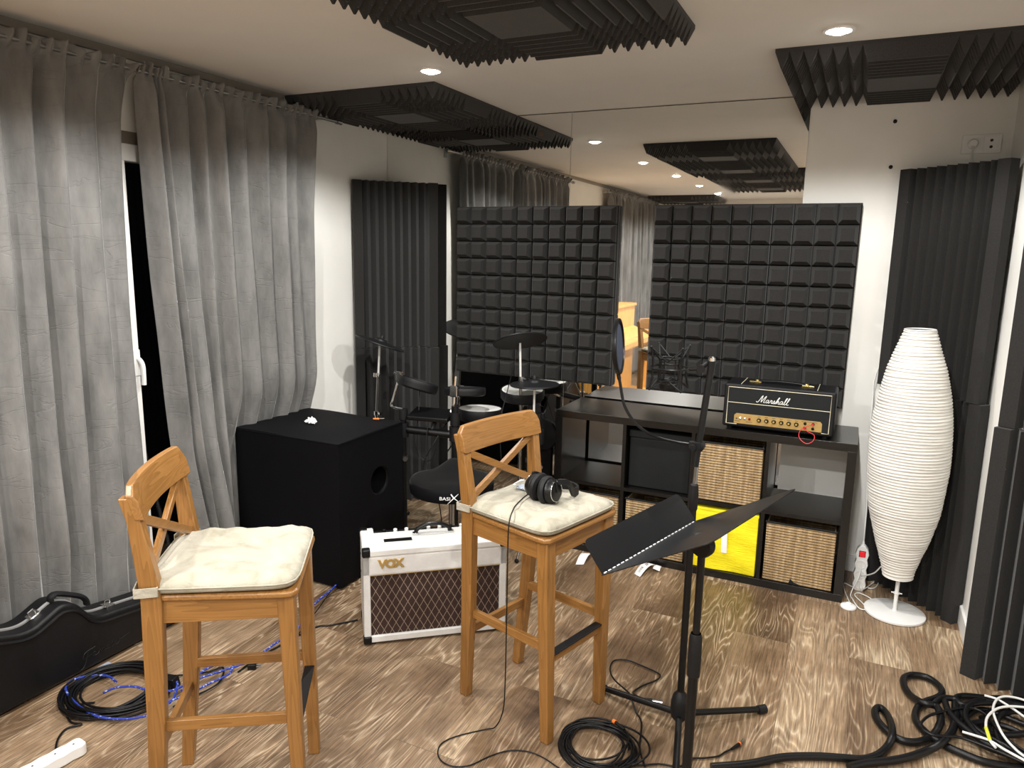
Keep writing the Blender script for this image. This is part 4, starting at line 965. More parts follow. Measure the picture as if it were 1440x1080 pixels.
# ---------------------------------------------------------------- white paper floor lamp
e = empty('paper_floor_lamp', (3.058, -.415, 0), 0, 'white ribbed paper floor lamp with slim tapered shade', 'floor lamp')
MB().lathe([(.004, 0), (.122, 0), (.127, .004), (.127, .012), (.120, .016), (.012, .018), (.0085, .026)], n=56).build('base', M['whitemetal'], e, smooth=True)
MB().lathe([(.0085, .018), (.0085, .60)], n=20).lathe([(.013, .098), (.013, .104)], n=16).tube([(-.022, 0, .101), (.022, 0, .101)], .003, 8).build('pole', M['whitemetal'], e, smooth=True)
prof0 = [(.061, .185), (.070, .23), (.094, .31), (.110, .365), (.133, .46), (.146, .53), (.157, .66), (.160, .75), (.158, .86), (.152, .935), (.140, 1.015), (.119, 1.12), (.104, 1.17), (.082, 1.24), (.060, 1.305)]
pp_ = spl([(r, 0, z) for r, z in prof0], 12)
prof = []
zz = .185; ks = 0
import bisect
zl = [p.z for p in pp_]
while zz < 1.304:
    i = min(len(zl)-2, max(0, bisect.bisect(zl, zz)-1)); t = (zz-zl[i])/(zl[i+1]-zl[i]); r = pp_[i].x*(1-t)+pp_[i+1].x*t
    prof.append((r+.0022*math.cos(zz*2*PI/.0135), zz)); zz += .00225; ks += 1
mb = MB(); rings = []; rnd = random.Random(4)
for (r, z) in prof:
    n = 64; wob = rnd.uniform(-.0008, .0008)
    rings.append([mb.bm.verts.new(((r+wob+.0010*math.sin(3*2*PI*j/n+z*20))*math.cos(2*PI*j/n), (r+wob)*math.sin(2*PI*j/n), z+.0014*math.sin(2*2*PI*j/n+z*50))) for j in range(n)])
for A, B in zip(rings, rings[1:]):
    for j in range(n): mb.bm.faces.new((A[j], A[(j+1) % n], B[(j+1) % n], B[j]))
sh = mb.build('lamp_shade', M['shade'], e, smooth=True, angle=80)
sh.rotation_euler = (0, -math.radians(1.35), 0)
for z, r in ((.185, .061), (1.304, .060)): MB().tube([(r*math.cos(k*2*PI/40), r*math.sin(k*2*PI/40), z) for k in range(40)], .003, 8, closed=True).build('shade_ring', M['whitemetal'], sh, smooth=True)

# ---------------------------------------------------------------- socket, power strips
e = empty('wall_socket', (3.207, -.001, 2.112), 0, 'double white wall socket with plug, above the right foam panel', 'wall socket')
MB().box(-.076, .076, -.010, 0, -.041, .041).build('plate', M['white'], e, bevel=.003)
R90 = Matrix.Rotation(PI/2, 4, 'X')
MB().box(.008, .066, -.0125, -.009, -.033, .033).build('socket_insert', M['white'], e, bevel=.002)
for z in (.014, -.014): MB().lathe([(.0065, 0), (.0065, .001), (.0005, .001)], (.037, -.0125, z), 14, R90).build('socket_hole', M['blackpl'], e)
MB().lathe([(.027, 0), (.027, .004), (.021, .0045), (.020, .028), (.016, .034), (.001, .034)], (-.034, -.010, 0), 28, R90).build('plug', M['white'], e, smooth=True)
def wcable(pts, r, mat, name, label=None, cat='cable', group=None, per=5, n=8, parent=None):
    P = spl(pts, per); o = Vector(pts[0])
    mb = MB().tube([p-o for p in P], r, n); ob = mb.build(name, mat, smooth=True, angle=80); ob.location = o
    if parent: ob.parent = parent; ob.matrix_parent_inverse = parent_inv(parent)
    if label: tag(ob, label, cat, group)
    return ob
wcable([(3.173, -.045, 2.10), (3.172, -.05, 2.06), (3.17, -.03, 1.98), (3.08, -.03, 1.6), (2.90, -.04, 1.1), (2.885, -.05, .9), (2.892, -.09, .6), (2.905, -.16, .42), (2.907, -.215, .32), (2.908, -.223, .25)], .0035, M['cordwhite'], 'power_strip_lead', 'white lead running down from socket to the upright power strip', 'cable')
e = empty('power_strip', (2.908, -.205, .0), 0, 'white upright power strip with red lit switch, standing between shelf and lamp', 'power strip')
mb = MB()
outl = []
for k in range(4): 
    zc = .033+.052*k; outl += [(.026, zc-.016), (.030, zc), (.026, zc+.016), (.0235, zc+.026)]
L_ = [(x, z) for x, z in outl]; poly = [(-.018, 0)]+[(.018, 0)]+L_+[(.010, .232), (-.010, .232)]+[(-x, z) for x, z in reversed(L_)]
Rx = Matrix.Rotation(PI/2, 4, 'X')
mb.prism(poly, 0, .036, Rx)
sp = mb.build('strip_body', M['white'], e, bevel=.004, seg=3)
for k in range(3):
    zc = .033+.052*k
    MB().lathe([(.0205, 0), (.0205, .0025), (.018, .0025), (.017, -.008), (.0005, -.008)], (0, -.0362, zc), 24, R90).build('outlet', M['cordwhite'], e, smooth=True)
    ho = MB()
    for a in (-1, 1): ho.lathe([(.0026, 0), (.0026, .001), (.0003, .001)], (a*.0075, -.0362+.008-.0012, zc-a*.004), 10, R90)
    ho.build('outlet_holes', M['blackpl'], e)
MB().box(-.012, .012, -.041, -.036, .178, .204).build('rocker_switch', M['redlit'], e, bevel=.002)
MB().box(-.0145, .0145, -.0375, -.0355, .1755, .2065).build('switch_frame', M['blackpl'], e)
MB().tube([(0, -.018, .230), (0, -.018, .252)], [.008, .0045], 10).build('strain_relief', M['white'], e, smooth=True)
e2 = empty('foot_switch', (2.867, -.452, 0), 0, 'round white foot switch on the floor between shelf and lamp', 'foot switch')
MB().lathe([(.0005, 0), (.033, 0), (.035, .004), (.034, .010), (.024, .016), (.0005, .017)], n=36).build('switch_body', M['white'], e2, smooth=True)
MB().lathe([(.012, .016), (.012, .021), (.009, .023), (.0005, .023)], (.0, .006, 0), n=24).build('switch_button', M['white'], e2, smooth=True)
g = 'white lamp cords tangled beside the lamp base'
def fixz(P, dz=0): return [(x, y, max(z, .0035)+dz) for x, y, z in P]
wcable([(2.912, -.246, .085), (2.935, -.27, .10), (2.965, -.32, .14), (2.985, -.36, .19), (3.0, -.375, .22)], .003, M['cordwhite'], 'lamp_cord', 'white cord from the middle outlet of the strip up to the lamp shade', 'cable', None)
LC = CAB['lampcord']; wcable([(2.910, -.246, .04), (2.925, -.262, .02)]+fixz(LC[2:-1])+[(2.875, -.42, .0035), (2.868, -.425, .010)], .0028, M['cordwhite'], 'lamp_cord', 'white cord looping from the power strip to the round foot switch', 'cable', None)
LC = CAB['lampcord3']; wcable([(2.906, -.246, .138), (2.902, -.275, .09)]+fixz(LC[1:], .001), .0028, M['cordwhite'], 'lamp_cord', 'white looped cord lying between power strip and the round lamp base', 'cable', None)
e = empty('power_strip', (.6, -2.74, 0), 0, 'white power strip lying on the floor at bottom left corner', 'power strip')
a = Vector((.668, -2.668, 0)); b = Vector((.640, -2.90, 0)); d = (b-a).normalized(); s_ = Vector((-d.y, d.x, 0))
Fm = frame(a, d, s_, (0,0,1))
mb = MB(); poly = [(0, -.018), (.01, -.026)]
for k in range(6): poly += [(.02+.05*k, -.027), (.045+.05*k, -.0235)]
poly = poly+[(.33, -.026), (.34, -.015)]; poly = poly+[(x, -y) for x, y in reversed(poly)]
mb.prism(poly, .002, .042, Fm); rel(mb.build('strip_body', M['white'], bevel=.006, seg=3), e)
for k in range(1): rel(MB().lathe([(.019, 0), (.019, .002), (.0165, .002), (.0160, -.007), (.0005, -.007)], Fm @ Vector((.245+.03*k, 0, .0415)), 22).build('outlet', M['cordwhite'], smooth=True), e)
rel(MB().box(.205, .225, -.012, .012, .041, .046, Fm).build('rocker_switch', M['lampred'], bevel=.002), e)
for x in (.03, .085, .15): rel(MB().lathe([(.003, 0), (.003, .0012), (.0003, .0012)], Fm @ Vector((x, 0, .042)), 10).build('screw', M['gunmetal']), e)

# ---------------------------------------------------------------- music stand
MX, MY = 2.466, -2.118
e = empty('music_stand', (MX, MY, 0), 0, 'black folding-base music stand with solid tilted desk, right foreground', 'music stand')
def mp_(mb, nm, mt, **k): return rel(mb.build(nm, mt, **k), e)
mp_(MB().tube([(MX, MY, .12), (MX, MY, .60)], .0135, 20), 'lower_tube', M['black'], smooth=True)
mp_(MB().tube([(MX, MY, .60), (MX, MY, .85)], .0100, 20), 'upper_tube', M['black'], smooth=True)
mp_(MB().lathe([(.0135, .47), (.0175, .475), (.0185, .53), (.017, .59), (.0135, .60)], (MX, MY, 0), 24), 'clutch', M['rubber'], smooth=True)
mp_(MB().lathe([(.0135, .10), (.026, .115), (.028, .16), (.0135, .185)], (MX, MY, 0), 24), 'hub', M['rubber'], smooth=True)
for k in range(3):
    a = math.radians(-90+120*k); p = Vector((MX+.27*math.cos(a), MY+.27*math.sin(a)*.9, .012))
    l = mp_(MB().tube([(MX+.02*math.cos(a), MY+.02*math.sin(a), .13), p], .009, 12), 'leg', M['black'], smooth=True)
    q = MB().tube([p+Vector((-.02*math.cos(a), -.02*math.sin(a), .007)), p+Vector((.012*math.cos(a), .012*math.sin(a), -.001))], .0118, 12).build('rubber_foot', M['rubber'], smooth=True); q.parent = l; 
hV = Vector((.307, .951, .039)).normalized(); sV = Vector((.8136, -.28, .518)); sV = (sV-hV*sV.dot(hV)).normalized(); nV = hV.cross(sV)   # nV sign checked below
if nV.z < 0: nV = -nV
C0 = Vector((2.452, -2.076, .873))
DM = frame(C0, sV, hV, nV) if sV.cross(hV).dot(nV) > 0 else None
if DM is None: DM = Matrix((sV, hV, nV)).transposed().to_4x4(); DM.translation = C0
def rrect(x0, x1, y0, y1, r, corners):
    P = []
    for (cx, cy, a0, on) in ((x1, y1, 0, corners[0]), (x0, y1, 90, corners[1]), (x0, y0, 180, corners[2]), (x1, y0, 270, corners[3])):
        if on:
            ccx = cx-r if cx == x1 else cx+r; ccy = cy-r if cy == y1 else cy+r
            for k in range(7): a = math.radians(a0+15*k); P.append((ccx+r*math.cos(a), ccy+r*math.sin(a)))
        else: P.append((cx, cy))
    return P
mp_(MB().prism(rrect(-.17, .185, -.245, .245, .03, (1, 0, 0, 1)), -.0012, .0012, DM), 'desk_plate', M['desk'])
hinge = C0-sV*.17
ang = math.radians(100); lipdir = (sV*math.cos(ang)*-1*-1+nV*math.sin(ang)); lipdir = (nV*math.sin(ang)+sV*math.cos(ang)).normalized()
ln_ = lipdir.cross(hV).normalized(); LM = Matrix((lipdir, hV, ln_)).transposed().to_4x4(); LM.translation = hinge
mp_(MB().prism(rrect(0, .10, -.24, .24, .02, (1, 0, 0, 1)), -.0012, .0012, LM), 'bottom_lip', M['desk'])
hg = MB()
for k in range(24):
    y = -.235+.47*k/24; hg.tube([hinge+hV*y+Vector((0,0,.001)), hinge+hV*(y+.012)+Vector((0,0,.001))], .003, 6)
mp_(hg, 'piano_hinge', M['alu'], smooth=True)
tp_ = Vector((MX, MY, .845)); pc = C0-nV*.015
mp_(MB().lathe([(.010, -.016), (.030, -.014), (.034, -.008), (.034, .008), (.030, .014), (.010, .016)], Vector((MX, MY, .853)), 28, Matrix((nV, sV, hV)).transposed().to_4x4()), 'tilt_knob', M['rubber'], smooth=True)
mp_(MB().bar(Vector((MX, MY, .853)), C0-nV*.032, .03, .016, up=hV).box(-.06, .06, -.05, .05, -.006, -.0013, DM), 'desk_bracket', M['black'], bevel=.002)

# ---------------------------------------------------------------- microphone stand with boom, shock mount, pop filter
BX, BY = 2.356, -1.69
e = empty('microphone_stand', (BX, BY, 0), 0, 'black tripod microphone stand behind the music stand', 'microphone stand')
mp_(MB().tube([(BX, BY, .10), (BX, BY, .85)], .0120, 18), 'lower_tube', M['black'], smooth=True)
mp_(MB().lathe([(.010, .785), (.0145, .795), (.0155, .845), (.013, .875), (.0085, .88)], (BX, BY, 0), 22), 'clutch', M['rubber'], smooth=True)
mp_(MB().tube([(BX, BY, .85), (BX+.005, BY, 1.005)], .0075, 14), 'upper_tube', M['gunmetal'], smooth=True)
mp_(MB().lathe([(.012, .03), (.028, .05), (.031, .10), (.024, .13), (.0115, .145)], (BX, BY, 0), 26), 'hub', M['rubber'], smooth=True)
for p in ((2.050, -1.603), (2.604, -1.467), (2.405, -1.95)):
    d = Vector((p[0]-BX, p[1]-BY, 0)).normalized()
    a = Vector((BX, BY, .058))+d*.02; b = Vector((p[0], p[1], .0165))
    l = mp_(MB().tube([a, b], .0110, 14), 'leg', M['black'], smooth=True)
    q = MB().tube([b-d*.018+Vector((0,0,.001)), b+d*.012], [.0148, .0160], 14).build('rubber_foot', M['rubber'], smooth=True); q.parent = l
J = Vector((BX+.007, BY-.004, 1.006)); T = Vector((2.383, -1.685, 1.263))
mp_(MB().tube([J-(T-J)*.25+Vector((0, -.012, 0)), T], .0108, 16), 'boom_arm', M['black'], smooth=True)
mp_(MB().lathe([(.012, -.018), (.018, -.014), (.018, .014), (.012, .018)], J, 22, Matrix.Rotation(PI/2, 4, 'X')), 'boom_clamp', M['rubber'], smooth=True)
mp_(MB().tube([J+Vector((-.02, -.004, -.0)), J+Vector((-.034, -.008, -.002))], [.010, .008], 12), 'wing_screw', M['rubber'], smooth=True)
mp_(MB().tube([T, T+Vector((.0, 0, .016))], .012, 14), 'arm_tip', M['black'], smooth=True)
# shock mount
SC = Vector((2.255, -1.69, 1.248))
e = empty('shock_mount', SC, 0, 'black spider shock mount with elastic cords, empty, beside the microphone stand tip', 'shock mount')
rr = .061
mp_(MB().tube([SC+Vector((rr*math.cos(a), rr*math.sin(a), 0)) for a in [k*2*PI/48 for k in range(48)]], .0035, 8, closed=True), 'outer_ring', M['black'], smooth=True)
r2 = .032
for dz in (.030, -.044):
    mp_(MB().tube([SC+Vector((r2*math.cos(a), r2*math.sin(a), dz)) for a in [k*2*PI/36 for k in range(36)]], .0028, 8, closed=True), 'inner_ring', M['black'], smooth=True)
mp_(MB().lathe([(.006, -.072), (.026, -.070), (.029, -.062), (.029, -.052), (.024, -.05)], SC, 26), 'microphone_seat', M['black'], smooth=True)
el = MB()
for k in range(4):
    a = PI/4+k*PI/2; c, s = math.cos(a), math.sin(a); fr_ = MB()
    tu = SC+Vector((c*.070, s*.070, .068)); td = SC+Vector((c*.070, s*.070, -.066))
    fr_.tube([td, SC+Vector((c*rr*1.02, s*rr*1.02, -.03)), SC+Vector((c*rr, s*rr, 0)), SC+Vector((c*rr*1.02, s*rr*1.02, .03)), tu], .0034, 8)
    fr_.ball(tu, .0045, n=10).ball(td, .0045, n=10)
    mp_(fr_, 'prong', M['black'], smooth=True)
    el.tube([SC+Vector((c*r2, s*r2, .030)), SC+Vector((c*r2, s*r2, -.044))], .0025, 6)
    for da in (-PI/4, PI/4):
        q = a+da
        el.tube([tu, SC+Vector((math.cos(q)*r2, math.sin(q)*r2, .020))], .0024, 6); el.tube([td, SC+Vector((math.cos(q)*r2, math.sin(q)*r2, -.036))], .0024, 6)
mp_(el, 'cord_web', M['rubber'], smooth=True)
ar = MB().tube([SC+Vector((rr, 0, 0)), SC+Vector((.095, .004, .004)), T+Vector((-.012, 0, .008))], [.006, .008, .007], 10).lathe([(.013, -.010), (.013, .010)], SC+Vector((.098, .004, .004)), 16, Matrix.Rotation(PI/2, 4, 'X'))
mp_(ar, 'swivel_arm', M['black'], smooth=True)
mp_(MB().lathe([(.011, 0), (.011, .010), (.006, .014)], T+Vector((0, 0, .016)), 16), 'thread_nut', M['chrome'], smooth=True)
# pop filter
PC = Vector((2.117, -1.80, 1.318))
e = empty('pop_filter', PC, 0, 'round black pop filter on a gooseneck clamped to the microphone stand', 'pop filter')
vd = (Vector((2.778, -3.966, 1.604))-PC).normalized(); sd_ = vd.cross(Vector((0,0,1))).normalized()
nrm = (-sd_*math.cos(math.radians(9))+vd*math.sin(math.radians(9))+Vector((0,0,.06))).normalized()
Q = nrm.to_track_quat('Z', 'Y').to_matrix().to_4x4()
mp_(MB().lathe([(.079, -.007), (.087, -.006), (.088, 0), (.087, .006), (.079, .007), (.077, 0), (.079, -.007)], PC, 48, Q, caps=False), 'hoop', M['blackpl'], smooth=True)
mp_(MB().lathe([(.0005, -.001), (.080, -.001), (.080, .001), (.0005, .001)], PC, 40, Q), 'mesh_screen', M['screenmesh'])
gn = spl([PC+Vector((.003, 0, -.086)), (2.128, -1.80, 1.20), (2.133, -1.80, 1.175), (2.146, -1.80, 1.13), (2.176, -1.795, 1.085), (2.212, -1.785, 1.055), (2.25, -1.765, 1.034), (2.30, -1.73, 1.018), (2.338, -1.708, 1.011)], 6)
mp_(MB().tube(gn, [.0065]*4+[.0048]*(len(gn)-4), 10), 'gooseneck', M['black'], smooth=True)
mp_(MB().box(2.335, 2.372, -1.716, -1.700, .998, 1.022).tube([(2.352, -1.716, 1.01), (2.352, -1.736, 1.008)], [.006, .011], 10), 'clamp', M['rubber'], bevel=.003)

# ---------------------------------------------------------------- headphones
HP = Vector((1.880, -1.765, .764))
e = empty('headphones', HP, 0, 'black closed-back studio headphones lying on the centre stool cushion', 'headphones')
ax = Vector((.93, .20, -.10)).normalized()      # earcup axis direction, to the right in view
def cup(c, d, flip):
    Mx = d.to_track_quat('Z', 'Y').to_matrix().to_4x4() @ Matrix.Scale(1.12, 4)
    s = mp_(MB().lathe([(.0005, .020), (.022, .0205), (.030, .018), (.036, .010), (.038, 0), (.036, -.004), (.0005, -.004)], c, 36, Mx), 'ear_cup', M['blackpl'], smooth=True)
    p = MB().lathe([(.020, -.004), (.040, -.005), (.045, -.013), (.043, -.022), (.034, -.027), (.024, -.022), (.022, -.006)], c, 36, Mx, caps=False).build('ear_pad', M['rubber'], smooth=True); rel(p, e)
    rg = MB().tube([c+Mx.to_3x3() @ Vector((.030*math.cos(k*2*PI/36), .030*math.sin(k*2*PI/36), .0185)) for k in range(36)], .0014, 6, closed=True).build('cup_ring', M['chrome'], smooth=True); rel(rg, e)
vr = Vector((math.cos(math.radians(25.3)), math.sin(math.radians(25.3)), 0)); vb = Vector((-vr.y, vr.x, 0))
c1 = HP+vr*.010-vb*.022+Vector((0, 0, .043)); c2 = HP-vr*.042+vb*.030+Vector((0, 0, .044))
cup(c1, (vr*.80-vb*.60+Vector((0,0,.10))).normalized(), 0); cup(c2, (-vr*.75+vb*.66+Vector((0,0,.06))).normalized(), 1)
band = spl([c1+vr*.020-vb*.012+Vector((0,0,.036)), c1+vr*.055+Vector((0,0,.030)), HP+vr*.088+vb*.03+Vector((0,0,.022)), HP+vr*.108+vb*.070+Vector((0,0,.018)), HP+vr*.085+vb*.110+Vector((0,0,.020)), HP+vr*.03+vb*.115+Vector((0,0,.024)), c2+vr*.01+vb*.03+Vector((0,0,.030)), c2-vr*.012+vb*.012+Vector((0,0,.036))], 5)
mb = MB(); rows = []
for i, p in enumerate(band):
    t = (band[min(i+1, len(band)-1)]-band[max(i-1, 0)]).normalized(); sd2 = Vector((0,0,1)).cross(t).normalized()
    w = .016 if 6 < i < len(band)-7 else .010; hh_ = .0045
    rows.append([mb.bm.verts.new(q) for q in (p-sd2*hh_-Vector((0,0,w)), p+sd2*hh_-Vector((0,0,w)), p+sd2*hh_+Vector((0,0,w)), p-sd2*hh_+Vector((0,0,w)))])
for A, B in zip(rows, rows[1:]):
    for k in range(4): mb.bm.faces.new((A[k], B[k], B[(k+1) % 4], A[(k+1) % 4]))
mb.bm.faces.new(rows[0][::-1]); mb.bm.faces.new(rows[-1])
mp_(mb, 'headband', M['rubber'], bevel=.002, smooth=True)
for c, s in ((c1, 1), (c2, -1)):
    dd = (vr*.8-vb*.6)*s
    y = MB().tube([c+dd*.012+Vector((0,0,.041)), c+dd*.020+Vector((0,0,.030)), c+dd*.024+Vector((0, 0, .0))], .0035, 8).build('yoke', M['blackpl'], smooth=True); rel(y, e)
hc = [c2-vr*.034+Vector((0,0,-.012)), (1.803, -1.745, .776), (1.806, -1.812, .774), (1.815, -1.887, .774), (1.828, -1.935, .774), (1.836, -1.968, .768), (1.838, -1.984, .742), (1.838, -1.988, .68), (1.838, -1.988, .42), (1.837, -1.988, .20), (1.831, -1.988, .09), (1.805, -1.99, .022)]
wcable(hc+CAB['hp_floor'][2:], .0022, M['cable'], 'headphone_cable', parent=e, per=6)
# ---------------------------------------------------------------- guitar case
e = empty('guitar_case', (.2, -2.5, 0), 0, 'black moulded guitar case on its side with silver rim, in front of the curtain', 'guitar case')
topc = [(-2.99, .10), (-2.985, .20), (-2.96, .28), (-2.91, .335), (-2.85, .355), (-2.79, .343), (-2.72, .315), (-2.66, .292), (-2.60, .272), (-2.555, .270), (-2.51, .286), (-2.46, .306), (-2.425, .302), (-2.39, .280), (-2.35, .228), (-2.31, .203), (-2.24, .192), (-2.12, .176), (-1.98, .158), (-1.94, .148), (-1.925, .12)]
tc_ = [(p.x, p.z) for p in spl([(y, 0, z) for y, z in topc], 4)]
poly = tc_+[(-1.92, .012), (-2.985, .012)]
def xz(mb, poly, x0, x1):
    n = len(poly); vs = [(x0, y, z) for y, z in poly]+[(x1, y, z) for y, z in poly]
    mb._add(vs, [tuple(range(n)), tuple(range(n, 2*n))[::-1]]+[(i, (i+1) % n, n+(i+1) % n, n+i) for i in range(n)]); return mb
def shrink(P, d): 
    out = []
    for i, (y, z) in enumerate(P):
        a = P[i-1]; b = P[(i+1) % len(P)]; t = Vector((b[0]-a[0], b[1]-a[1])).normalized(); out.append((y+t.y*d, max(.012, z-t.x*d)))
    return out
rel(xz(MB(), poly, .208, .270).build('front_shell', M['caseblack'], bevel=.014, seg=4), e)
rel(xz(MB(), poly, .130, .200).build('back_shell', M['caseblack'], bevel=.014, seg=4), e)
rel(MB().tube([(.272-.006*0, y, z) for y, z in [(p[0], p[1]-.028) for p in tc_[6:-6]]], .006, 8).build('raised_rib', M['caseblack'], smooth=True), e)
rim = MB()
pr_ = [(.204, y, z+.001) for y, z in tc_]
for a, b in zip(pr_, pr_[1:]): rim.bar(a, b, .012, .006, up=(0,0,1) if abs(b[1]-a[1]) > abs(b[2]-a[2]) else (0,1,0))
rel(rim.build('metal_rim', M['alu']), e)
def near(y):
    for (a, za), (b, zb) in zip(tc_, tc_[1:]):
        if a <= y <= b: return za+(zb-za)*(y-a)/(b-a), math.atan2(zb-za, b-a)
    return .2, 0
for y in (-2.518, -2.24):
    z, a = near(y); Mx = Matrix.Translation((.206, y, z)) @ Matrix.Rotation(a, 4, 'X')
    l = rel(MB().box(-.016, .020, -.020, .020, .002, .010, Mx).box(.012, .022, -.014, .014, -.018, .008, Mx).build('latch', M['chrome'], bevel=.002), e)
    k = MB().tube([Mx @ Vector((.0, -.012, .010)), Mx @ Vector((.0, -.010, .024)), Mx @ Vector((.0, .010, .024)), Mx @ Vector((.0, .012, .010))], .003, 8).build('latch_bail', M['chrome'], smooth=True); k.parent = l; k.matrix_parent_inverse = parent_inv(e); k.matrix_parent_inverse = Matrix.Identity(4)
hp = MB().tube(spl([(.204, -2.452, .308), (.204, -2.450, .324), (.204, -2.43, .328), (.204, -2.385, .306), (.204, -2.34, .278), (.204, -2.322, .256), (.204, -2.318, .236)], 5), .010, 10)
for v in hp.bm.verts: v.co.x = .204+(v.co.x-.204)*1.6
rel(hp.build('carry_handle', M['rubber'], smooth=True), e)
fs = [[(0, 1.2), (.3, 2.6), (1.0, 3.2), (2.4, 3.5)], [(.2, .9), (1.6, 1.5)], [(1.0, 2.8), (.7, .8), (.1, -1.6), (-.5, -2.2), (-.8, -1.8)],
      [(1.8, .7), (2.4, 1.3), (2.3, 1.8), (1.9, 1.5), (2.0, .6), (2.6, .5), (3.0, 1.0)], [(3.0, 1.0), (3.3, 1.6), (3.3, .5), (3.7, 1.4), (4.0, 1.5), (4.0, .6), (4.5, .9)],
      [(5.2, 1.5), (4.7, 1.5), (4.5, .8), (5.0, .6), (5.4, 1.5), (5.9, 3.0), (5.4, .6), (5.9, .9)], [(5.9, .9), (6.4, 1.6), (6.1, 1.7), (6.0, .9), (6.5, .6), (7.0, 1.3)], [(7.0, 1.3), (7.1, 1.8), (7.4, 1.6), (8.0, 1.9), (9.0, 2.3)]]
lg = MB()
for st_ in fs: lg.tube(spl([(.2705, -2.395+x*.0215, .050+y*.0115) for x, y in st_], 4), .0011, 6)
rel(lg.build('embossed_logo', M['gunmetal'] if False else M['desk'], smooth=True), e)
# small white tag sticking out beneath the case
tag(MB().box(.272, .30, -2.36, -2.30, .0005, .003).build('cardboard_scrap', M['scrap']), 'small grey scrap sticking out from under the guitar case', 'scrap')

# ---------------------------------------------------------------- drum throne
e = empty('drum_throne', (1.095, -1.065, 0), math.radians(25), 'black drum throne with saddle seat and white lettering, behind white amplifier', 'drum throne')
mb = MB(); n = 56; rings = []
prof = [(.03, 0.452), (.150, 0.454), (.186, 0.462), (.196, 0.482), (.198, 0.514), (.190, 0.530), (.165, 0.538), (.12, 0.538), (.06, 0.536), (.002, 0.535)]
for (r, z) in prof:
    ring = []
    for j in range(n):
        a = 2*PI*j/n; c, s = math.cos(a), math.sin(a)
        rx = r*(1+.02*c*c); bul = 0
        x, y = rx*c, r*s*(.94)
        if z > .527:
            bul = .045*math.exp(-((x)/.07)**2)*max(0, min(1, (y+.06)/.16)) - .010*math.exp(-((abs(x)-.10)/.05)**2)
        ring.append(mb.bm.verts.new((x, y, z+bul)))
    rings.append(ring)
for A, B in zip(rings, rings[1:]):
    for j in range(n): mb.bm.faces.new((A[j], A[(j+1) % n], B[(j+1) % n], B[j]))
mb.bm.faces.new(rings[0][::-1]); mb.bm.faces.new(rings[-1])
st_ = mb.build('seat', M['suede'], e, smooth=True, angle=70)
mb = MB().lathe([(.188, 0.458), (.1995, 0.468), (.2025, 0.486), (.2015, 0.512), (.196, 0.522)], n=56, caps=False)
for v in mb.bm.verts: v.co.y *= .945
mb.build('vinyl_band', M['subcloth'], e, smooth=True)
tm_ = text_mesh('BASI', .022, .0, Matrix.Diagonal((1.18, 1, 1, 1)), off=.0002, space=1.05)
def wrap(me, x0, z0, R=.2095, k=.95):
    for v in me.vertices:
        a = -PI/2+(x0+v.co.x)/R; v.co = Vector((R*math.cos(a), R*k*math.sin(a), z0+v.co.y))
    return me
link('lettering', wrap(tm_, -.040, .484), M['white'], st_)
xm = MB(); 
def stroke(pts, w):
    for (a, b, wa, wb) in pts:
        a = Vector(a); b = Vector(b); d = (b-a).normalized(); s = Vector((-d.y, d.x))
        N_ = 6
        for i in range(N_):
            t0, t1 = i/N_, (i+1)/N_; p, q = a.lerp(b, t0), a.lerp(b, t1); u0 = wa+(wb-wa)*t0; u1 = wa+(wb-wa)*t1
            xm._add([(*(p-s*u0), 0), (*(q-s*u1), 0), (*(q+s*u1), 0), (*(p+s*u0), 0)], [(0,1,2,3)])
stroke([((.050, -.020), (.078, .008), .0006, .0028), ((.078, .008), (.100, .028), .0028, .001), ((.066, .028), (.078, .010), .0028, .0032), ((.078, .010), (.098, -.006), .0032, .001)], 1)
me = bpy.data.meshes.new('x_mark'); xm.bm.to_mesh(me); xm.bm.free(); link('x_mark', wrap(me, -.052, .486, .210), M['white'], st_)
MB().tube([(0, 0, .12), (0, 0, .455)], .014, 16).build('post', M['chrome'], e, smooth=True)
MB().lathe([(.014, .20), (.021, .205), (.021, .26), (.014, .265)], n=20).build('height_collar', M['blackpl'], e, smooth=True)
MB().lathe([(.03, .435), (.05, .44), (.05, .456)], n=20).box(-.09, .09, -.02, .02, .44, .454).build('seat_bracket', M['black'], e)
for k in range(3):
    a = math.radians(60+120*k); c, s = math.cos(a), math.sin(a)
    l = MB().tube([(.018*c, .018*s, .24), (.24*c, .24*s, .014)], .009, 10).tube([(.018*c, .018*s, .12), (.14*c, .14*s, .118)], .006, 8).build('leg', M['chrome'], e, smooth=True)
    MB().tube([(.228*c, .228*s, .022), (.25*c, .25*s, .012)], .0125, 12).build('rubber_foot', M['rubber'], l, smooth=True)

# ---------------------------------------------------------------- electronic drum kit
e = empty('drum_rack', (.95, -.72, 0), 0, 'black tubular drum rack behind the throne, holding the pads', 'drum rack')
def bar(a, b, r=.019, nm='rack_tube', mt='black'): return mp_(MB().tube([a, b], r, 16), nm, M[mt], smooth=True)
P1 = Vector((.640, -.80, 0)); P2 = Vector((.925, -.74, 0)); P3 = Vector((1.262, -.52, 0)); P4 = Vector((1.333, -.585, 0))
bar(P1+Vector((0,0,.02)), P1+Vector((0,0,.735)), nm='upright_post'); bar(P2+Vector((0,0,.02)), P2+Vector((0,0,.80)), nm='upright_post')
bar(P3+Vector((0,0,.02)), P3+Vector((0,0,.80)), nm='upright_post'); bar(P4+Vector((0,0,.02)), P4+Vector((0,0,.78)), nm='upright_post')
bar(P1+Vector((0,0,.655)), P2+Vector((0,0,.645)), .021, nm='cross_bar'); bar(P2+Vector((0,0,.62)), P3+Vector((0,0,.63)), .019, nm='cross_bar'); bar(P3+Vector((0,0,.62)), P4+Vector((0,0,.62)), .019, nm='cross_bar')
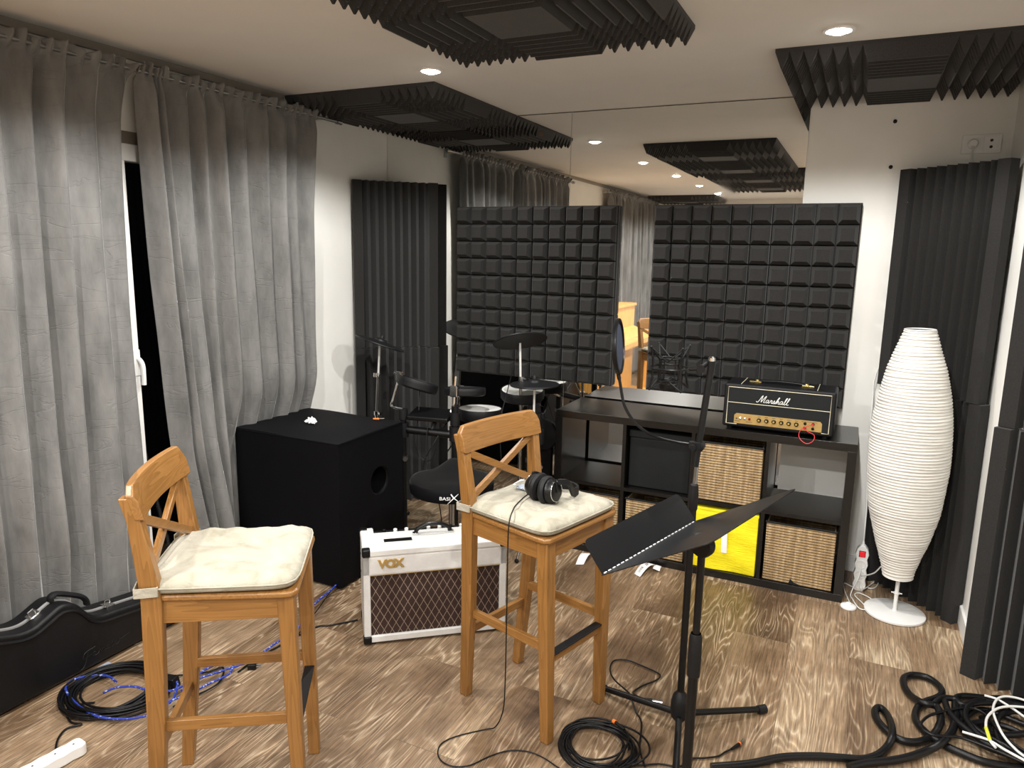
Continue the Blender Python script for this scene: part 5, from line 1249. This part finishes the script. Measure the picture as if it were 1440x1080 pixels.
for P in (P1, P2, P3, P4):
    bar(P+Vector((0,0,.615)), P+Vector((0,0,.69)), .031, 'tee_clamp', 'rubber'); bar(P+Vector((-.10,.06,.012)), P+Vector((.10,-.06,.012)), .012, 'foot_bar')
    mp_(MB().tube([P+Vector((.02, -.02, .50)), P+Vector((.035, -.035, .50))], [.010, .012], 10).tube([P+Vector((.0, 0, .49)), P+Vector((0, 0, .51))], .024, 14), 'wing_clamp', M['gunmetal'], smooth=True)
bar(P1+Vector((0,0,.71)), P1+Vector((0,0,.765)), .026, 'top_clamp', 'rubber'); bar(P2+Vector((0,0,.70)), P2+Vector((0,0,.765)), .026, 'top_clamp', 'rubber')
def lmb(pts, r=.0055, nm='rod', mt='chrome', par=None):
    o = MB().tube(spl(pts, 5), r, 10).build(nm, M[mt], smooth=True); rel(o, par) if par else None; return o
def disc(name, c, n_, r, th, lb, cat='drum pad', top='rubber', rim='rubber', grp=None):
    c = Vector(c); n_ = Vector(n_).normalized(); Q = n_.to_track_quat('Z', 'Y').to_matrix().to_4x4()
    e = empty(name, c, 0, lb, cat, grp)
    rel(MB().lathe([(.02, -th), (r*.93, -th), (r, -th*.8), (r*1.01, -th*.3), (r*1.01, 0), (r*.985, .006), (r*.95, .006), (r*.945, .001), (r*.2, .001), (.0005, .001)], c, 44, Q).build('shell', M[rim], smooth=True), e)
    if top != rim: rel(MB().lathe([(.0005, .002), (r*.93, .002), (r*.94, .0035), (.0005, .004)], c, 40, Q).build('head', M[top], smooth=True), e)
    return e, Q
CAMP = Vector((2.778, -3.966, 1.604))
def nv(pos, slope, q):
    v = (Vector(pos)-CAMP).normalized(); sl = math.radians(slope)
    a = r3*math.cos(sl)-u3*math.sin(sl); a = (a-v*a.dot(v)).normalized(); m = v.cross(a)
    if m.z < 0: m = -m
    return m*math.sqrt(1-q*q)-v*q
g = 'pads of the electronic drum kit'
t1, Q = disc('tom_pad', (.675, -.70, .903), nv((.675, -.70, .903), 17, .04), .112, .045, 'black rubber tom pad tilted, leftmost on the rack near foam corner', grp=g)
lmb([(.575, -.735, .925), (.566, -.75, .87), (.552, -.765, .80), (.556, -.785, .772), (.60, -.80, .765), (.64, -.80, .765)], .0065, 'mount_rod', par=t1)
rel(MB().box(.562, .590, -.750, -.720, .905, .955).tube([(.560, -.737, .94), (.545, -.737, .945)], .009, 10).build('rod_clamp', M['chrome'], bevel=.004), t1)
t2, Q = disc('tom_pad', (.905, -.60, .868), nv((.905, -.60, .868), 1, .08), .112, .035, 'black rubber tom pad lying level behind a chrome rod clamp', grp=g)
lmb([(.914, -.715, .955), (.910, -.72, .88), (.908, -.725, .80), (.895, -.735, .765), (.925, -.74, .755)], .0075, 'mount_rod', par=t2)
rel(MB().box(.888, .932, -.735, -.70, .845, .905).build('rod_clamp', M['chrome'], bevel=.005), t2)
s1, Q = disc('snare_pad', (1.155, -.40, .852), nv((1.155, -.40, .852), 1, .30), .120, .05, 'white-headed drum pad in black rim under the hi-hat', top='drumhead', grp=g)
s2, Q = disc('snare_pad', (.945, -.50, .742), nv((.945, -.50, .742), 1, .18), .124, .06, 'white-headed drum pad in black rim, lower one left of the stool back', top='drumhead', grp=g)
for s, c in ((s1, (1.155, -.40)), (s2, (.945, -.50))):
    rel(MB().tube([(c[0], c[1], (.80 if s is s1 else .68)), (c[0]+.04, c[1]-.1, .63)], .0065, 10).build('mount_rod', M['chrome'], smooth=True), s)
e = empty('drum_module', (.80, -.76, .72), 0, 'flat black drum sound module on the rack between two pads', 'sound module')
rel(MB().hull8([(.675, -.82, .712), (.90, -.78, .712), (.885, -.66, .722), (.66, -.70, .722)], [(.675, -.82, .735), (.90, -.78, .735), (.885, -.66, .765), (.66, -.70, .765)]).build('module_body', M['blackpl'], bevel=.006), e)
rel(MB().tube([(.80, -.74, .70), (.80, -.765, .66)], .012, 10).build('mount', M['rubber'], smooth=True), e)
def cymbal(name, c, n_, r, lb, grp='black cymbal pads'):
    c = Vector(c); Q = Vector(n_).normalized().to_track_quat('Z', 'Y').to_matrix().to_4x4(); e = empty(name, c, 0, lb, 'cymbal', grp)
    rel(MB().lathe([(.0005, -.006), (r*.3, -.006), (r*.98, -.010), (r, -.006), (r*.985, -.001), (r*.62, .004), (r*.28, .010), (r*.24, .020), (.012, .026), (.0005, .026)], c, 52, Q).build('cymbal_plate', M['cym'], smooth=True), e)
    rel(MB().lathe([(.012, .026), (.010, .038), (.004, .045)], c, 16, Q).build('felt_nut', M['rubber'], smooth=True), e); return e
c = cymbal('cymbal_pad', (.285, -.50, 1.065), nv((.285, -.50, 1.065), 19, .06), .148, 'black cymbal pad on tall stand, tilted, in front of left corner foam')
c = cymbal('cymbal_pad', (1.180, -.50, 1.140), nv((1.18, -.50, 1.14), -8, -.27), .146, 'black cymbal pad on chrome stand above the drum kit centre')
c = cymbal('hi_hat_pad', (1.292, -.55, .925), nv((1.292, -.55, .925), 0, .16), .130, 'flat black hi-hat pad beside the white drum head', grp=None)
def cstand(name, x, y, top, lb, base=.0, lean=(0, 0)):
    e = empty(name, (x, y, 0), 0, lb, 'cymbal stand')
    rel(MB().tube([(x, y, .05), (x, y, top*.62)], .011, 14).build('lower_tube', M['chrome'], smooth=True), e)
    rel(MB().tube([(x, y, top*.60), (x+lean[0]*.5, y+lean[1]*.5, top*.84)], .0085, 12).build('middle_tube', M['gunmetal'], smooth=True), e)
    rel(MB().tube([(x+lean[0]*.5, y+lean[1]*.5, top*.82), (x+lean[0], y+lean[1], top)], .006, 12).build('upper_rod', M['whitemetal'], smooth=True), e)
    for q in (.61, .83):
        z = top*q; rel(MB().tube([(x, y, z-.012), (x, y, z+.012)], .016, 14).tube([(x, y, z), (x+.035, y-.01, z)], [.006, .009], 8).build('wing_clamp', M['chrome'], smooth=True), e)
    for k in range(3):
        a = math.radians(30+120*k); l = rel(MB().tube([(x, y, .28), (x+.18*math.cos(a), y+.18*math.sin(a), .012)], .006, 8).build('leg', M['chrome'], smooth=True), e)
        q = MB().ball((x+.18*math.cos(a), y+.18*math.sin(a), .012), .012, n=10).build('rubber_foot', M['rubber'], smooth=True); q.parent = l
    return e
cstand('cymbal_stand', .250, -.50, 1.05, 'slim chrome cymbal stand in front of left corner foam', lean=(.030, 0))
cstand('cymbal_stand', 1.190, -.49, 1.125, 'thick chrome cymbal stand in the middle of the drum kit', lean=(-.010, -.008))
cstand('hi_hat_stand', 1.292, -.55, .905, 'chrome hi-hat stand behind the centre stool back')
# kick pad tower behind the kit
e = empty('kick_pad', (1.36, -.42, 0), 0, 'tall black kick drum pad between drum rack and the shelf', 'drum pad')
rel(MB().lathe([(.0005, -.03), (.085, -.03), (.09, -.01), (.085, 0), (.0005, .002)], (1.255, -.34, .60), 36, Matrix.Rotation(PI/2, 4, 'X')).build('pad', M['rubber'], smooth=True), e)
rel(MB().box(1.22, 1.30, -.32, -.28, .01, .66).box(1.17, 1.34, -.42, -.22, 0, .012).build('tower', M['black'], bevel=.004), e)
# jack leads hanging in the kit
for k, (pts, lb) in enumerate([
    ([(.68, -.70, .86), (.70, -.74, .74), (.72, -.80, .60), (.74, -.80, .52), (.80, -.79, .50), (.83, -.77, .58), (.82, -.75, .70)], 'thin black drum lead looping below the leftmost tom pad'),
    ([(.79, -.79, .71), (.80, -.83, .55), (.84, -.85, .42), (.90, -.86, .30), (.92, -.84, .10), (.95, -.80, .01)], 'thin black drum lead hanging from the sound module to the floor'),
    ([(.90, -.62, .83), (.87, -.70, .72), (.83, -.80, .60), (.78, -.82, .48), (.80, -.84, .35)], 'thin black drum lead below the level tom pad'),
    ([(1.175, -.50, 1.12), (1.16, -.53, 1.0), (1.13, -.55, .85), (1.12, -.60, .70), (1.14, -.62, .5)], 'thin black drum lead falling from the centre cymbal pad')]):
    wcable(pts, .0028, M['cable'], 'drum_lead', lb, 'cable', None)
e = empty('cable_plug', (.56, -.93, .7265), 0, 'small orange-ringed jack plug on the back edge of the covered cabinet', 'plug')
rel(MB().tube([(.545, -.935, .7275), (.575, -.925, .7285)], [.004, .0055], 12).build('sleeve', M['orange'], smooth=True), e); rel(MB().tube([(.575, -.925, .7285), (.602, -.916, .7315)], .003, 8).build('jack_tip', M['chrome'], smooth=True), e)

# ---------------------------------------------------------------- cables on the floor
gk = 'thick black cables heaped at bottom right'
TH = {'thick_a': 'thick black cable with two big loops snaking in from the heap at bottom right',
      'thick_b': 'thick black cable sweeping along the bottom edge into the right heap',
      'thick_c': 'thick black cable curling over the top of the right heap',
      'thick_d': 'thick black cable crossing the right heap diagonally to the corner',
      'thick_e': 'thick black cable bend at the right picture edge under the white leads'}
for k, lb in TH.items(): wcable([(x, y, z+.004) for x, y, z in CAB[k]], .0125 if k in 'thick_a thick_b' else .011, M['cable'], 'thick_cable', lb, 'cable', None, per=4, n=12)
wcable([(x, y, max(.02, z)) for x, y, z in CAB['thin_f']], .0048, M['cable'], 'thin_cable', 'thinner black lead looping around the right cable heap', 'cable')
WL = {'w1': 'white lead arching widest over the right cable heap', 'w2': 'white lead with yellow sleeve hooking over the right cable heap', 'w3': 'white lead with bare plug tip at the top of the right heap', 'w5': 'white lead running low under the yellow sleeve at the right heap'}
for k, lb in WL.items(): wcable(CAB[k], .0042, M['cordwhite'], 'white_lead', lb, 'cable')
p = CAB['w2']; wl_ = [o for o in bpy.data.objects if o.get('label') == WL['w2']][0]
q = MB().tube([Vector(p[-3]), Vector(p[-2])], .0056, 10).build('yellow_sleeve', M['white_yel'], smooth=True); q.parent = wl_; q.matrix_parent_inverse = Matrix.Translation(wl_.location).inverted()
rr_ = random.Random(3)
for k in range(5):      # further turns of the heap
    cx, cy = 3.40+.05*k, -1.22+.05*rr_.uniform(-1, 1); pts = []
    for i in range(11):
        a = 2*PI*i/10*1.05+k; R = .11+.05*rr_.random()+.02*k; pts.append((min(3.62, cx+R*1.3*math.cos(a)), cy+R*math.sin(a), .016+.012*(k % 3)+.01*rr_.random()))
    wcable(pts, .0095, M['cable'], 'thick_cable', 'black cable turn in the tangled core of the right heap, ' + ['lowest one at its left', 'beneath the white leads', 'in the middle', 'nearer the right edge', 'at the right picture edge'][k], 'cable', None, per=5, n=10)
def jack(pts, nm, lb, ring='orange', tip='chrome', parent=None):
    a, b, c = [Vector(p) for p in pts]; e = empty(nm, a, 0, lb, 'plug') if not parent else parent
    rel(MB().tube([a, b], [.0045, .0062], 12).build('sleeve', M['blackpl'], smooth=True), e)
    rel(MB().tube([b, b+(c-b).normalized()*.004], .0066, 12).build('ring', M[ring], smooth=True), e)
    rel(MB().tube([b+(c-b).normalized()*.004, c], .0031, 8).build('jack_tip', M[tip], smooth=True), e)
j = wcable(CAB['jack_cable'], .003, M['cable'], 'jack_lead', 'thin black lead ending in an orange-ringed jack plug right of music stand', 'cable'); 
jk = CAB['jack']; a, b, c = [Vector(p) for p in jk]
def kid(o, par): o.parent = par; o.matrix_parent_inverse = Matrix.Translation(par.location).inverted(); return o
kid(MB().tube([a, b], [.0042, .0062], 12).build('jack_sleeve', M['blackpl'], smooth=True), j)
kid(MB().tube([b, b.lerp(c, .15)], .0066, 12).build('jack_ring', M['orange'], smooth=True), j)
kid(MB().tube([b.lerp(c, .15), c], .003, 8).build('jack_tip', M['gunmetal'], smooth=True), j)
j = wcable([(x, y, z+.002) for x, y, z in CAB['mic_cable']], .0032, M['cable'], 'microphone_cable', 'black microphone cable with silver connector crossing the tripod leg', 'cable')
a, b, c = [Vector(p) for p in CAB['xlr']]
kid(MB().tube([a, b], [.005, .009], 14).build('connector_boot', M['blackpl'], smooth=True), j); kid(MB().tube([b, c], .0094, 16).build('connector_shell', M['chrome'], smooth=True), j)
# centre coil
def coil(cx, cy, rx, ry, turns, r, z0, seed, jit=.014, rot=0, drift=(0, 0)):
    rnd = random.Random(seed); pts = []; n = turns*10
    jr = [(rnd.uniform(-1, 1), rnd.uniform(-1, 1), rnd.uniform(-1, 1)) for _ in range(turns+2)]
    for i in range(n+1):
        k = i/10; kk = int(k); f = k-kk; J = [jr[kk][q]*(1-f)+jr[min(kk+1, turns+1)][q]*f for q in range(3)]
        a = 2*PI*k+rot; R = 1+J[2]*.18
        pts.append((cx+drift[0]*k+J[0]*jit+rx*R*math.cos(a), cy+drift[1]*k+J[1]*jit+ry*R*math.sin(a), z0+r*1.2*(kk % 4)+.003*(1+math.sin(a*2+seed))))
    return pts
cc = wcable(coil(2.145, -1.895, .110, .105, 12, .0032, .005, 21, .034), .0034, M['cable'], 'coiled_cable', 'black cable coil with orange-ringed plug at the bottom centre', 'cable', per=4)
cc.location = cc.location
kid(MB().tube([(2.165, -1.80, .034), (2.202, -1.82, .032)], [.006, .005], 12).build('jack_sleeve', M['blackpl'], smooth=True), cc)
kid(MB().tube([(2.156, -1.795, .034), (2.166, -1.8005, .034)], .0072, 12).build('jack_ring', M['orange'], smooth=True), cc)
# left coil
for k, (cx, cy, rx, ry, t, r, z0, sd, rot) in enumerate([(.47, -2.42, .150, .150, 10, .0042, .006, 31, 0), (.49, -2.42, .165, .135, 7, .0042, .012, 35, 1)]):
    wcable(coil(cx, cy, rx, ry, t, r, z0, sd, .014, rot), r, M['cable'], 'coiled_cable', ['round black cable coil by the guitar case, lower layer with the open centre', 'black cable turns lying on top of the coil by the guitar case'][k], 'cable', None, per=4)
for k, lb in (('blue1', 'blue white-flecked cable looped around the left black coil'), ('blue2', 'blue white-flecked cable running from the left coil to the white amplifier'), ('blue3', 'short blue white-flecked cable loop between the left stool legs')):
    wcable([(x, y, z+.012) for x, y, z in CAB[k]], .0042, M['blue'], 'blue_cable', lb, 'cable')
for k, lb in (('tail_black', 'black cable tail from left coil to the white power strip'), ('black2', 'black cable crossing beside the small black adapter'), ('black3', 'thin black cable on the floor leading to white amplifier corner'), ('black4', 'thin black cable beside the blue one, rising to the white amplifier')):
    wcable(CAB[k], .0036 if k != 'black4' else .0025, M['cable'], 'thin_cable', lb, 'cable')
tag(MB().hull8([(.60, -2.33, .002), (.655, -2.315, .002), (.645, -2.275, .002), (.59, -2.29, .002)], [(.605, -2.328, .042), (.65, -2.316, .042), (.641, -2.28, .042), (.595, -2.292, .042)]).build('power_adapter', M['blackpl'], bevel=.004), 'small black power adapter on the floor beside the left cable coil', 'adapter')
e = empty('cable_plug', (.80, -2.08, 0), .6, 'small black plug connector on the floor behind the left stool', 'plug')
MB().box(-.016, .016, -.011, .011, .001, .022).build('plug_body', M['blackpl'], e, bevel=.003); MB().tube([(.016, -.006, .012), (.034, -.006, .012)], .0022, 8).tube([(.016, .006, .012), (.034, .006, .012)], .0022, 8).build('pins', M['gunmetal'], e, smooth=True)
# small stickers on the mirror panel near the ceiling foam
for x, y, z, lb in ((1.06, -.0085, 2.262, 'small brown adhesive square on the mirror below its top edge'),):
    tag(MB().box(x-.012, x+.012, y-.001, y+.0008, z-.012, z+.012).build('adhesive_square', M['brown']), lb, 'sticker')
for o in [o for o in bpy.data.objects if o.type == 'LIGHT']:
    pass
